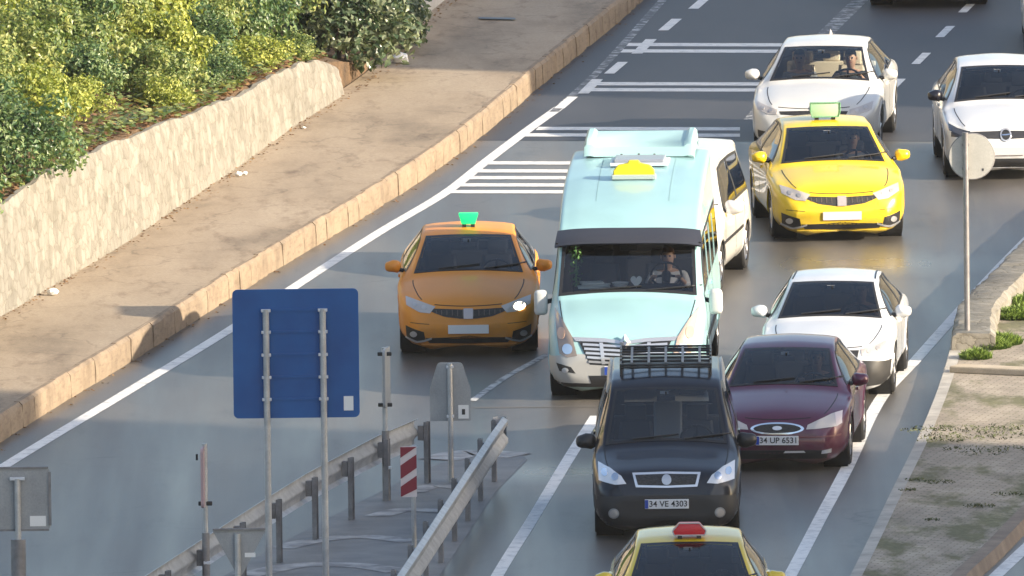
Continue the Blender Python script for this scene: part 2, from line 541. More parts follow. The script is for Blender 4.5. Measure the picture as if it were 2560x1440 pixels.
VAN = dict(
    zc=[(0, .52), (.03, .62), (.08, .74), (.2, .83), (.45, .90), (.75, .97), (.92, 1.02), (1.0, 1.07), (1.3, 1.33), (1.6, 1.58), (1.75, 1.68), (1.95, 1.745), (2.5, 1.80), (3.6, 1.80), (3.95, 1.74), (4.08, 1.45), (4.13, 1.1), (4.16, .85)],
    zbot=[(0, .28), (.05, .2), (.15, .17), (.5, .18), (3.8, .22), (4.16, .32)],
    W=[(0, .62), (.04, .70), (.12, .78), (.3, .835), (.6, .855), (1.2, .86), (3.6, .86), (4.0, .84), (4.16, .76)],
    wtop=[(0, .5), (.1, .62), (.4, .71), (.9, .745), (1.0, .745), (1.75, .645), (2.5, .63), (3.6, .63), (4.0, .62), (4.16, .6)],
    crown=[(0, .02), (.4, .05), (1.0, .055), (1.75, .05), (2.7, .05), (4.16, .03)],
    zb=[(0, .42), (.1, .60), (.4, .76), (.9, .91), (1.2, .98), (3.6, 1.02), (4.16, .8)],
    zmid=.6, axle=(.82, 3.40), wheel_r=.31, L=4.16,
    ws=dict(z0=1.07, a=.715, d0=.045, z1=1.635, b=.60, d1=.02, t0=.9, t1=2.0),
    side=dict(low=[(1.28, 1.03), (2.2, 1.06), (3.75, 1.08)], up=[(1.80, 1.58), (2.2, 1.63), (3.0, 1.64), (3.70, 1.62)]),
    rear=dict(z0=1.15, a=.55, z1=1.6, b=.5, t0=3.7, t1=4.2), mirror=(1.38, 1.05))
MINIBUS = dict(
    zc=[(0, .55), (.03, .68), (.08, .80), (.2, .92), (.45, 1.06), (.75, 1.17), (.88, 1.22), (.98, 1.30), (1.2, 1.58), (1.42, 1.86), (1.55, 2.00), (1.75, 2.11), (2.2, 2.27), (2.8, 2.40), (3.5, 2.50), (4.5, 2.57), (5.6, 2.61), (6.0, 2.57), (6.1, 2.45), (6.16, 1.6), (6.18, 1.0)],
    zbot=[(0, .30), (.05, .22), (.15, .19), (.5, .2), (5.8, .3), (6.18, .4)],
    W=[(0, .74), (.04, .82), (.12, .90), (.3, .955), (.6, .975), (1.2, .985), (5.6, .985), (6.0, .97), (6.18, .93)],
    wtop=[(0, .6), (.1, .73), (.4, .82), (.9, .875), (1.0, .885), (1.45, .87), (1.75, .875), (2.5, .875), (5.6, .86), (6.18, .80)],
    crown=[(0, .02), (.4, .05), (.9, .06), (1.45, .05), (2.0, .06), (2.7, .06), (6.18, .05)],
    zb=[(0, .45), (.1, .66), (.4, .88), (.88, 1.08), (1.2, 1.2), (5.8, 1.25), (6.18, 1.0)],
    zmid=.7, axle=(.98, 4.95), wheel_r=.34, L=6.18,
    ws=dict(z0=1.275, a=.868, d0=.05, z1=1.90, b=.828, d1=.015, t0=.85, t1=1.75),
    side=dict(low=[(1.25, 1.22), (2.2, 1.28), (5.8, 1.30)], up=[(1.62, 1.82), (2.2, 1.90), (4.0, 1.96), (5.8, 1.96)]),
    rear=dict(z0=1.35, a=.6, z1=2.0, b=.6, t0=6.0, t1=6.3), mirror=(1.30, 1.20))

class Car:
    def __init__(self, spec, name, label, cat, px, py, yaw, paintm, scale=(1, 1, 1), group=None, glass=None, side_glass=None, trim=None):
        self.s, self.k, self.paint = spec, scale, paintm
        self.L = spec['L'] * scale[1]
        front = at(px, py, 0)
        a = R(yaw)                       # rear swings to image right when positive
        cen = front + Vector((sin(a), cos(a), 0)) * (self.L / 2)
        self.root = thing(name, label, cat, (cen.x, cen.y, 0), -a, group)
        self.glass = glass or GLASS
        self.sglass = side_glass or GLASS_DARK
        self.trim = trim or BLACK
        self._shell()
        self._windows()
        self._wheels()
    # local coordinates from unscaled (x, t, z)
    def P(self, x, t, z):
        return Vector((x * self.k[0], t * self.k[1] - self.L / 2, z * self.k[2]))
    def _shell(self):
        s = self.s
        F = {k: pchip(s[k]) for k in ('zc', 'zbot', 'W', 'wtop', 'crown', 'zb')}
        self.F = F
        L = s['L']
        ts = []
        t = 0.0
        while t < L - .02:
            ts.append(t)
            if t < .15: t += .014
            elif t < .5: t += .03
            elif t < 2.3: t += .035
            elif t < L - .7: t += .055
            elif t < L - .15: t += .035
            else: t += .018
        ts.append(L)
        rows = []
        for t in ts:
            zc, zb_, W, wt, cr = F['zc'](t), F['zbot'](t), F['W'](t), F['wtop'](t), F['crown'](t)
            ze = zc - cr
            sh = min(F['zb'](t), ze - .035)
            zm = min(s['zmid'], zb_ + (sh - zb_) * .62)
            wt = min(wt, W * .95)
            cp = [(0, zb_), (W * .86, zb_), (W * .965, zb_ + min(.1, (zm - zb_) * .5)), (W, zm), (W * .972, sh), (W * .972 + (wt - W * .972) * .87, sh + (ze - sh) * .87), (wt, ze), (wt * .88, ze + cr * .34), (wt * .52, zc - cr * .27), (0, zc)]
            seg = [3, 3, 5, 6, 8, 4, 4, 4, 6]
            pts = []
            n = len(cp)
            for i in range(n - 1):
                p0 = cp[i - 1] if i > 0 else (-cp[1][0], cp[1][1])
                p1, p2 = cp[i], cp[i + 1]
                p3 = cp[i + 2] if i + 2 < n else (-cp[n - 2][0], cp[n - 2][1])
                d = max(1e-6, math.hypot(p2[0] - p1[0], p2[1] - p1[1]))
                d0 = max(1e-6, math.hypot(p1[0] - p0[0], p1[1] - p0[1])); d3 = max(1e-6, math.hypot(p3[0] - p2[0], p3[1] - p2[1]))
                m1 = tuple(((p2[q] - p1[q]) / d * d0 + (p1[q] - p0[q]) / d0 * d) / (d0 + d) * d for q in (0, 1))
                m2 = tuple(((p3[q] - p2[q]) / d3 * d + (p2[q] - p1[q]) / d * d3) / (d + d3) * d for q in (0, 1))
                for j in range(seg[i]):
                    u = j / seg[i]
                    h = ((1 + 2 * u) * (1 - u) ** 2, u * (1 - u) ** 2, u * u * (3 - 2 * u), u * u * (u - 1))
                    pts.append(tuple(h[0] * p1[q] + h[1] * m1[q] + h[2] * p2[q] + h[3] * m2[q] for q in (0, 1)))
            pts.append(cp[-1])
            half = len(pts)
            ring = [(x, z) for x, z in pts] + [(-x, z) for x, z in pts[-2:0:-1]]
            rows.append([self.P(x, t, z) for x, z in ring])
        n = len(rows[0])
        V = [p for r in rows for p in r]
        Fc = []
        for i in range(len(rows) - 1):
            for j in range(n):
                k = (j + 1) % n
                Fc.append((i * n + j, i * n + k, (i + 1) * n + k, (i + 1) * n + j))
        for base, flip in ((0, 1), ((len(rows) - 1) * n, 0)):     # end caps between right and left halves
            for j in range(0, half - 1):
                a, b = j, j + 1
                ma, mb = (n - a) % n, (n - b) % n
                f = [base + a, base + b, base + mb, base + ma]
                f = [q for i_, q in enumerate(f) if q not in f[:i_]]
                if len(f) >= 3:
                    Fc.append(tuple(reversed(f)) if flip else tuple(f))
        self.V, self.Fc = V, Fc
        self.bvh = BVHTree.FromPolygons(V, Fc)
        self.holes = []
    def uv(self, c, axis):
        x, y, z = c
        t = (y + self.L / 2) / self.k[1]
        x, z = x / self.k[0], z / self.k[2]
        return (x, z) if axis in 'FB' else ((x, t) if axis == 'T' else (t, z))
    def proj(self, u, v, axis, off):
        k = self.k
        if axis == 'F':
            o, d = Vector((u * k[0], -20, v * k[2])), Vector((0, 1, 0))
        elif axis == 'B':
            o, d = Vector((u * k[0], 20, v * k[2])), Vector((0, -1, 0))
        elif axis == 'T':
            o, d = Vector((u * k[0], v * k[1] - self.L / 2, 20)), Vector((0, 0, -1))
        else:
            sg = 1 if axis == 'R' else -1
            o, d = Vector((20 * sg, u * k[1] - self.L / 2, v * k[2])), Vector((-sg, 0, 0))
        h, nrm, _, _ = self.bvh.ray_cast(o, d)
        if h is None:
            h, nrm, _, _ = self.bvh.find_nearest(o + d * 19.3)
        if nrm.dot(d) > 0:
            nrm = -nrm
        return h + nrm * off, nrm
    def patch(self, name, low, up, m, axis='F', off=.005, parent=None, n=18, r=8, border=None, bmat=None, bname=None, skirt=.012, us=None, vs=None):
        """surface piece lying on the body between two outlines; border = (u,v) share split off as its own rim part"""
        us = us or [i / (n - 1) for i in range(n)]
        vs = vs or [i / (r - 1) for i in range(r)]
        if border:
            bu, bv0, bv1 = border
            us = [0.0] + [bu + (1 - 2 * bu) * i / (n - 1) for i in range(n)] + [1.0]
            vs = [0.0] + [bv0 + (1 - bv0 - bv1) * i / (r - 1) for i in range(r)] + [1.0]
        lo, hi = resample(low, 200), resample(up, 200)
        def pick(pl, u):
            f = u * 199; i = min(198, int(f)); w = f - i
            return (pl[i][0] * (1 - w) + pl[i + 1][0] * w, pl[i][1] * (1 - w) + pl[i + 1][1] * w)
        P, N = [], []
        for v in vs:
            rp, rn = [], []
            for u in us:
                a, b = pick(lo, u), pick(hi, u)
                p, nn = self.proj(a[0] + (b[0] - a[0]) * v, a[1] + (b[1] - a[1]) * v, axis, off)
                rp.append(p); rn.append(nn)
            P.append(rp); N.append(rn)
        nu, nv = len(us), len(vs)
        inner, outer = MB(), MB()
        allv = [p for r_ in P for p in r_]
        fi, fo = [], []
        for i in range(nv - 1):
            for j in range(nu - 1):
                f = (i * nu + j, i * nu + j + 1, (i + 1) * nu + j + 1, (i + 1) * nu + j)
                if border and (i in (0, nv - 2) or j in (0, nu - 2)):
                    fo.append(f)
                else:
                    fi.append(f)
        loop = [(0, j) for j in range(nu)] + [(i, nu - 1) for i in range(1, nv)] + [(nv - 1, j) for j in range(nu - 2, -1, -1)] + [(i, 0) for i in range(nv - 2, 0, -1)]
        sk = [P[i][j] - N[i][j] * (off + skirt) for i, j in loop]
        base = len(allv)
        ids = [i * nu + j for i, j in loop]
        fs = [(ids[q], ids[(q + 1) % len(ids)], base + (q + 1) % len(ids), base + q) for q in range(len(ids))]
        par = parent or self.root
        if border:
            o2 = outer.add(allv + sk, fo + fs).build(bname or 'trim', bmat or BLACK, None, smooth=50)
            self._clean(o2)
            o = inner.add(allv, fi).build(name, m, par, smooth=60)
            self._clean(o)
            o2.parent = o
            return o
        return inner.add(allv + sk, fi + fs).build(name, m, par, smooth=50)
    def _clean(self, o):
        bm = bmesh.new(); bm.from_mesh(o.data)
        bmesh.ops.delete(bm, geom=[v for v in bm.verts if not v.link_faces], context='VERTS')
        bm.to_mesh(o.data); bm.free()
    def hole(self, poly, axis, tmin=-1, tmax=99):
        self.holes.append((poly, axis, tmin, tmax))
    def finish(self):
        V, keep = self.V, []
        k = self.k
        for f in self.Fc:
            c = sum((V[i] for i in f), Vector()) / len(f)
            nrm = (V[f[1]] - V[f[0]]).cross(V[f[2]] - V[f[0]])
            t = (c.y + self.L / 2) / k[1]
            drop = False
            for poly, axis, t0, t1 in self.holes:
                if not (t0 <= t <= t1): continue
                if axis == 'R' and c.x < .3: continue
                if axis == 'L' and c.x > -.3: continue
                u, v = self.uv(c, axis)
                if inside(poly, u, v):
                    drop = True; break
            if not drop:
                keep.append(f)
        mb = MB(); mb.v = [tuple(p) for p in V]; mb.f = keep
        # consistent outward winding comes from the loft itself
        o = mb.build('body', self.paint, self.root, smooth=38, fix=False)
        self._clean(o)
        bm = bmesh.new(); bm.from_mesh(o.data)
        top = max(bm.faces, key=lambda f: f.calc_center_median().z)
        if top.normal.z < 0:
            bmesh.ops.reverse_faces(bm, faces=bm.faces)
            bm.to_mesh(o.data)
        bm.free()
        return o
    def _windows(self):
        w = self.s['ws']
        def curve(z, a, d, n=15):
            return [(a * (2 * i / (n - 1) - 1), z - d * (2 * i / (n - 1) - 1) ** 2) for i in range(n)]
        lo, up = curve(w['z0'], w['a'], w['d0']), curve(w['z1'], w['b'], w['d1'])
        self.ws = self.patch('windscreen', lo, up, self.glass, 'F', .006, n=26, r=14, border=(.025, .05, .045), bmat=self.trim, bname='windscreen_seal')
        g = .03
        self.hole(curve(w['z0'] + g * .6, w['a'] - g, w['d0']) + curve(w['z1'] - g * .6, w['b'] - g, w['d1'])[::-1], 'F', w['t0'], w['t1'])
        q = self.s['side']
        for ax in 'RL':
            self.patch('side_window', q['low'], q['up'], self.sglass, ax, .005, n=24, r=8, border=(.03, .07, .07), bmat=BLACK, bname='window_trim')
            lo, up = resample(q['low'], 20), resample(q['up'], 20)
            cx = sum(p[0] for p in lo + up) / 40; cz = sum(p[1] for p in lo + up) / 40
            self.hole([(cx + (p[0] - cx) * .955, cz + (p[1] - cz) * .87) for p in lo + up[::-1]], ax)
            tb = (lo[0][0] + lo[-1][0]) / 2 + .08
            zl = lo[10][1]; zu = min(up[8][1], up[11][1]) - .005
            self.patch('pillar_trim', [(tb - .05, zl), (tb + .05, zl)], [(tb - .03, zu), (tb + .05, zu)], BLACK, ax, .009, n=4, r=8)
        q = self.s['rear']
        lo = [(-q['a'], q['z0']), (q['a'], q['z0'])]; up = [(-q['b'], q['z1']), (q['b'], q['z1'])]
        self.patch('rear_window', lo, up, self.sglass, 'B', .006, n=16, r=8, border=(.04, .06, .06), bmat=BLACK, bname='window_trim')
        self.hole([(-q['a'] + .03, q['z0'] + .015), (q['a'] - .03, q['z0'] + .015), (q['b'] - .03, q['z1'] - .015), (-q['b'] + .03, q['z1'] - .015)], 'B', q['t0'], q['t1'])
    def _wheels(self):
        s = self.s
        r = s['wheel_r']
        zk = self.k[2]
        for t in s['axle']:
            for ax, sg in (('R', 1), ('L', -1)):
                W = self.F['W'](t)
                c = self.P(sg * (W - .115), t, 0)
                c.z = r
                prof = [(r * .66, -.10), (r * .93, -.105), (r * .99, -.085), (r, -.04), (r, .04), (r * .99, .085), (r * .93, .105), (r * .66, .10)]
                wh = MB().lathe(prof, c, 'X', 32).build('wheel', RUBBER, self.root, smooth=40)
                rim = MB()
                rim.lathe([(r * .67, .085), (r * .62, .095), (r * .58, .07), (r * .5, .03), (.02, .03)] if sg > 0 else [(r * .67, -.085), (r * .62, -.095), (r * .58, -.07), (r * .5, -.03), (.02, -.03)], c, 'X', 32)
                for q in range(6):
                    a = 2 * pi * q / 6 + .3
                    rim.tube((c.x + sg * .06, c.y, c.z), (c.x + sg * .075, c.y + r * .6 * cos(a), c.z + r * .6 * sin(a)), .032, .026, 6)
                rim.build('rim', RIM, wh, smooth=40)
                ra = r + .055
                zc_ = r / zk
                self.hole([(t + ra / self.k[1] * cos(q * pi / 16), zc_ + ra / zk * sin(q * pi / 16)) for q in range(32)], ax)
                # flared arch lip along the opening
                lo, up = [], []
                for q in range(17):
                    a = pi - pi * q / 16 if True else 0
                    a = R(195) - R(210) * q / 16
                    lo.append((t + (ra - .012) / self.k[1] * cos(a), zc_ + (ra - .012) / zk * sin(a)))
                    up.append((t + (ra + .045) / self.k[1] * cos(a), zc_ + (ra + .045) / zk * sin(a)))
                self.patch('wheel_arch', lo, up, self.paint, ax, .008, n=26, r=4)
                # dark liner of the wheel well
                x1 = sg * (W - .03) * self.k[0]; x0 = sg * (W - .34) * self.k[0]
                MB().lathe([(ra + .02, x0 - c.x), (ra + .02, x1 - c.x)], c, 'X', 24).build('wheel_liner', DARK, self.root, smooth=60)
        # underbody
        p0 = self.P(0, s['L'] * .5, 0)
        MB().box((0, p0.y, .21), (1.3 * self.k[0], self.L * .86, .06)).build('underbody', DARK, self.root)
    # ---- shared fittings
    def mirror(self, m, big=1.0, drop=0.0, base=BLACK):
        t, z = self.s['mirror']
        for sg in (1, -1):
            W = self.F['W'](t)
            c = self.P(sg * (W + .075 * big), t, z + .03 - drop)
            mb = MB()
            rows = []
            for i in range(9):
                a = -pi / 2 + pi * i / 8
                row = []
                for j in range(17):
                    b = 2 * pi * j / 16
                    x = .105 * big * cos(a) * math.copysign(abs(cos(b)) ** .7, cos(b))
                    zz = .075 * big * cos(a) * math.copysign(abs(sin(b)) ** .7, sin(b))
                    y = -.085 * abs(sin(a)) if a < 0 else .035 * sin(a)
                    row.append((c.x + x + sg * .012 * zz, c.y + (y if a < 0 else y), c.z + zz * (1.15 if sg * x < 0 else .95)))
                rows.append(row)
            o = mb.grid(rows).build('wing_mirror', m, self.root, smooth=50)
            q = self.P(sg * (W - .06), t - .03, z - .02 - drop)
            MB().tube(q, (c.x - sg * .05, c.y, c.z - .035), .028, .024, 8).build('mirror_arm', base, o)
            MB().box((c.x, c.y + .04, c.z), (.15 * big, .006, .10 * big)).build('mirror_glass', CHROME, o)
    def wipers(self, n=2):
        w = self.s['ws']
        for i in range(n):
            x0 = -.55 * w['a'] + i * w['a'] * .85
            mb = MB()
            pts = [self.proj(x0 + q * w['a'] * .75 / 6, w['z0'] + .012 + q * .008, 'F', .018)[0] for q in range(7)]
            mb.path(pts, .010, 6)
            mb.build('wiper', BLACK, self.root)
    def seams(self, doors=(1.25, 2.35, 3.3), hood=True):
        zb = self.F['zb']
        for ax in 'RL':
            for t in doors:
                self.patch('door_seam', [(t - .006, .3), (t + .006, .3)], [(t - .006, zb(t) + .02), (t + .006, zb(t) + .02)], DARK, ax, .0015, n=2, r=12, skirt=.002)
            for t in doors[:-1]:
                t2 = t + .78
                self.patch('door_handle', [(t2, zb(t2) - .10), (t2 + .17, zb(t2) - .10)], [(t2, zb(t2) - .065), (t2 + .17, zb(t2) - .065)], self.paint, ax, .022, n=6, r=3)
        if hood:
            w = self.s['ws']
            tc = w['t0'] + .04
            for sg in (1, -1):
                pts = [(sg * (self.F['wtop'](t) - .03), t) for t in [.22 + (tc - .22) * i / 10 for i in range(11)]]
                self.patch('bonnet_seam', pts, [(x + sg * .012, t) for x, t in pts], DARK, 'T', .0015, n=16, r=2, skirt=.002)
    def bonnet_edge(self, z, w):
        pts = [(w * (2 * i / 12 - 1), z + .02 * (2 * i / 12 - 1) ** 2) for i in range(13)]
        self.patch('bonnet_seam', pts, [(x, q + .009) for x, q in pts], DARK, 'F', .0015, n=24, r=2, skirt=.002)
    def lamp(self, low, up, m, lens=None, glow=None, both=True, off=.006, cap=None):
        """one headlight each side (outline given for x>0)"""
        for sg in ((1, -1) if both else (1,)):
            l = [(sg * x, z) for x, z in low]; u = [(sg * x, z) for x, z in up]
            o = self.patch('headlight', l, u, m, 'F', off, n=16, r=8)
            cx = sum(p[0] for p in l + u) / len(l + u); cz = sum(p[1] for p in l + u) / len(l + u)
            hh = abs(sum(p[1] for p in up) / len(up) - sum(p[1] for p in low) / len(low))
            for q, dx in enumerate((-.055, .06)):
                big = 2.6 if (glow and sg > 0 and q == 0) else 1.0
                lo_, up_ = ellipse(cx + sg * dx * (1 if big == 1 else -.6), cz + dx * .25, hh * .24 * big * 1.2, hh * .24 * min(big, 1.9))
                self.patch('lamp_bowl', lo_, up_, glow if (glow and sg > 0 and q == 0) else BOWL, 'F', off + .006, parent=o, n=10, r=6)
    def plate(self, z, txt=None, m=None, w=.52, h=.112, x=0.0, blue=True, size=.1):
        p, nn = self.proj(x, z, 'F', .012)
        ys = min(self.proj(x + dx, z + dz, 'F', .012)[0].y for dx in (-w / 2, 0, w / 2) for dz in (-h / 2, h / 2))
        c = Vector((p.x, ys - .006, p.z))
        o = MB().box(c, (w, .012, h)).build('number_plate', m or PLATE, self.root, bevel=.003)
        if blue:
            MB().box((c.x - w / 2 + .022, c.y - .0075, c.z), (.04, .003, h - .012)).build('plate_band', PLATE_BLUE, o)
        if txt:
            me = text_mesh(txt, size)
            me.materials.append(INK)
            t = bpy.data.objects.new('lettering', me)
            C.objects.link(t)
            t.parent = o
            t.matrix_local = Matrix.Translation((c.x + .018, c.y - .0085, c.z)) @ Matrix.Rotation(pi / 2, 4, 'X')
        return o
    def interior(self, seat=CLOTH_DARK, wheel_x=.36, rows=2, lift=0.0, dt=0.0, dash=DASH, dash_up=0.0):
        s, k = self.s, self.k
        w = s['ws']
        t0 = w['t0'] + .12
        # dashboard
        zb = w['z0'] - .06 + dash_up
        d = MB()
        d.grid([[self.P(x, t0 + tt - .25 * abs(x / .7) ** 2 * 0 , zz) for x in (-.68, -.35, 0, .35, .68)] for tt, zz in ((-.02, zb - .05), (.2, zb), (.5, zb + .02), (.62, zb - .06), (.66, zb - .35))])
        d.build('dashboard', dash, self.root, smooth=50)
        MB().box(self.P(0, s['L'] * .5, .34), (1.45 * k[0], self.L * .6, .04)).build('cabin_floor', DARK, self.root)
        seat_t = t0 + 1.02 + dt
        for sg in (1, -1):
            c = self.P(sg * .36, seat_t, .36 + lift)
            mb = MB()
            mb.box(c, (.5, .52, .16))
            mb.build('seat', seat, self.root, bevel=.04, smooth=40)
            mb = MB()
            rows_ = []
            for i in range(7):
                u = i / 6
                z = c.z + .06 + .62 * u
                y = c.y + .24 + .16 * u
                hw = .24 - .05 * u ** 2
                rows_.append([(c.x - hw, y + .03, z), (c.x - hw * .8, y - .05, z), (c.x, y - .02, z), (c.x + hw * .8, y - .05, z), (c.x + hw, y + .03, z), (c.x, y + .10, z), (c.x - hw, y + .03, z)])
            mb.grid(rows_)
            mb.box((c.x, c.y + .42, c.z + .78), (.25, .10, .18))
            mb.build('seat_back', seat, self.root, bevel=.015, smooth=50)
        if rows > 1:
            c = self.P(0, seat_t + .95, .40 + lift)
            mb = MB()
            mb.box(c, (1.25 * k[0], .5, .18))
            mb.box((0, c.y + .3, c.z + .33), (1.25 * k[0], .14, .56))
            for sg in (-1, 0, 1):
                mb.box((sg * .38, c.y + .32, c.z + .68), (.24, .09, .14))
            mb.build('rear_seat', seat, self.root, bevel=.02, smooth=50)
        c = self.P(wheel_x, t0 + .62 + dt * .6, zb - .02 + lift * .3)
        mb = MB()
        q = Matrix.Translation(c) @ Matrix.Rotation(R(-62), 4, 'X')
        pts = [q @ Vector((.19 * cos(a), .19 * sin(a), 0)) for a in [2 * pi * i / 20 for i in range(21)]]
        mb.path(pts, .016, 6)
        for a in (.2, pi - .2, -pi / 2):
            mb.tube(q @ Vector((0, 0, .0)), q @ Vector((.18 * cos(a), .18 * sin(a), 0)), .02, .014, 6)
        mb.tube(q @ Vector((0, 0, -.2)), q @ Vector((0, 0, .02)), .05, .06, 10)
        mb.build('steering_wheel', BLACK, self.root)
        self.seat_t, self.seat_lift = seat_t, lift
        zt = w['z1'] - .12
        p = self.P(.0, (w['t0'] + w['t1']) / 2 + .15, zt)
        mb = MB().box(p, (.22, .03, .07))
        mb.tube(p, p + Vector((0, -.02, .08)), .012, .012, 6)
        o = mb.build('rear_view_mirror', BLACK, self.root, bevel=.01)
        st, _ = self.proj(.0, w['z1'] - .05, 'F', -.010)
        MB().box((st.x - .02, st.y, st.z), (.10, .004, .035)).build('toll_tag', WHITE_PLAIN, self.root)
    def world(self, x, t, z):
        return Matrix.Translation(self.root.location) @ Matrix.Rotation(self.root.rotation_euler.z, 4, 'Z') @ self.P(x, t, z)

HL_CHROME = mat('headlight_reflector', (.52, .48, .45), .35, .25, coat=.7)
BOWL = mat('lamp_bowl_silver', (.62, .58, .54), .3, .6)
HL_WARM = mat('headlight_amber', (.62, .40, .28), .25, .2, coat=1.0)
HL_DARK = mat('headlight_dark', (.10, .10, .11), .2, .4, coat=1.0)
GRILLE = noisy('grille_mesh', [(.4, (.012, .012, .013)), (.6, (.035, .035, .037))], 30, (1, 1, 3), rough=.5, bs=.4)

# ---- saloon details of the newer taxi type (wide smile grille, square badge)
def taxi(name, label, px, py, yaw, paintm, scale, sign, group=None, lit=False, plate_m=None):
    c = Car(SEDAN, name, label, 'taxi', px, py, yaw, paintm, scale, group)
    c.lamp([(.49, .565), (.62, .575), (.79, .655)], [(.42, .645), (.6, .70), (.80, .745)], HL_CHROME, glow=LIT if lit else None)
    lo = [(-.47, .585), (-.3, .52), (-.1, .495), (.1, .495), (.3, .52), (.47, .585)]
    up = [(-.50, .625), (-.25, .615), (0, .605), (.25, .615), (.50, .625)]
    g = c.patch('grille', lo, up, GRILLE, 'F', .005, n=24, r=6)
    for i in range(-6, 7):
        if abs(i) < 1: continue
        x = i * .068
        z0 = .51 + .012 * abs(i) ** 1.3 * .3
        c.patch('grille_bar', [(x - .004, z0 + .01), (x + .004, z0 + .01)], [(x - .004, .600), (x + .004, .600)], mat('grille_rib', (.16, .13, .11), .45, .3), 'F', .010, parent=g, n=2, r=4)
    c.patch('badge', [(-.06, .495), (.06, .495)], [(-.06, .615), (.06, .615)], mat('badge_grey', (.45, .40, .40), .4, .4), 'F', .018, n=5, r=5)
    for sg in (1, -1):
        lo, up = [(sg * .55, .225), (sg * .66, .20), (sg * .79, .25)], [(sg * .57, .33), (sg * .68, .36), (sg * .80, .40)]
        f = c.patch('fog_recess', lo, up, BLACK, 'F', .004, n=12, r=6)
        e = ellipse(sg * .70, .295, .045, .038)
        c.patch('fog_lamp', *e, SATIN, 'F', .010, parent=f, n=8, r=6)
        lo = [(sg * x, z) for x, z in ((.47, .235), (.56, .205), (.66, .185), (.80, .235))]
        c.patch('chrome_trim', lo, [(x, z + .022) for x, z in lo], SATIN, 'F', .012, n=12, r=3)
    c.patch('lower_intake', [(-.50, .185), (0, .178), (.50, .185)], [(-.55, .25), (0, .262), (.55, .25)], BLACK, 'F', .004, n=20, r=5)
    lo = [(-.60, .150), (0, .135), (.60, .150)]
    c.patch('bumper_lip', lo, [(x, z + .022) for x, z in lo], paintm, 'F', .016, n=20, r=3)
    c.plate(.36, None, plate_m or PLATE_PINK, blue=False)
    c.bonnet_edge(.645, .43)
    c.patch('bumper_crease', [(-.74, .44), (-.5, .425)], [(-.74, .448), (-.5, .433)], DARK, 'F', .0015, n=8, r=2, skirt=.002)
    c.patch('bumper_crease', [(.5, .425), (.74, .44)], [(.5, .433), (.74, .448)], DARK, 'F', .0015, n=8, r=2, skirt=.002)
    c.mirror(paintm); c.wipers(); c.seams(); c.interior(CLOTH_DARK)
    sign(c)
    c.finish()
    return c

def roof_sign(c, col, emit, strength, w=.40, h=.16, trap=.0, frame=None, t=2.32):
    m = mat('taxi_sign_' + c.root.name, col, .35, emit=emit, estr=strength)
    p = c.proj(0, t, 'T', 0)[0]
    a, b = w / 2, w / 2 - trap
    z0 = p.z + .035
    poly = [(-a * .9, z0), (a * .9, z0), (a, z0 + h * .35), (b, z0 + h), (-b, z0 + h), (-a, z0 + h * .35)]
    o = MB().prism([(p.x + x, z) for x, z in poly], p.y - .08, p.y + .08).build('roof_sign', m, c.root, bevel=.015, smooth=40)
    mb = MB()
    for sg in (-1, 1):
        mb.box((p.x + sg * w * .28, p.y, p.z + .017), (.05, .12, .045))
    mb.build('sign_foot', BLACK, o)
    if frame:
        mb = MB()
        for q0, q1 in zip(poly, poly[1:] + poly[:1]):
            mb.tube((p.x + q0[0], p.y - .085, q0[1]), (p.x + q1[0], p.y - .085, q1[1]), .008, .008, 6)
        mb.build('sign_frame', frame, o)
    return o
LIT = mat('lit_headlamp', (.9, .85, .7), .3, emit=(1, .86, .62), estr=5.0)

YELLOW = paint('taxi_yellow', (.80, .56, .010))
YELLOW_B = paint('taxi_yellow_faded', (.78, .55, .025))
ORANGE = paint('taxi_orange', (.74, .27, .022), .45, 0, .12)
WHITE_A = paint('car_white', (.66, .65, .63))
WHITE_B = paint('car_white_cool', (.64, .65, .67))
MAROON = paint('maroon_metallic', (.095, .014, .042), .34, .2, .7)
BLACKP = paint('car_black', (.009, .009, .015), .30, .0, .45, spec=.35)
TURQ = paint('minibus_turquoise', (.32, .53, .555), .42, 0, .5)
DARKP = paint('car_dark_grey', (.018, .016, .018), .3, .0, 1.0)

T1 = taxi('yellow_taxi', 'bright yellow taxi saloon with pale green roof sign, in front of the white saloon', 2106, 606, -4.5, YELLOW, (1, 1, 1),
          lambda c: roof_sign(c, (.36, .55, .36), (.3, .6, .3), .0, .40, .19, 0, mat('sign_rim', (.12, .30, .16), .5)))
T2 = taxi('orange_taxi', 'orange taxi saloon with glowing green roof sign and one lit headlight', 1172, 893, .3, ORANGE, (1, 1, 1),
          lambda c: roof_sign(c, (.01, .30, .08), (.0, 1.0, .25), .55, .20, .14, -.03), lit=True, plate_m=PLATE)
T3 = taxi('yellow_taxi', 'pale yellow taxi with a red roof sign, nearest the camera', 1730, 1712, .2, YELLOW_B, (1, 1, 1),
          lambda c: roof_sign(c, (.62, .02, .035), None, 0, .38, .135, .075, mat('sign_rim_grey', (.5, .45, .45), .5), 2.1))

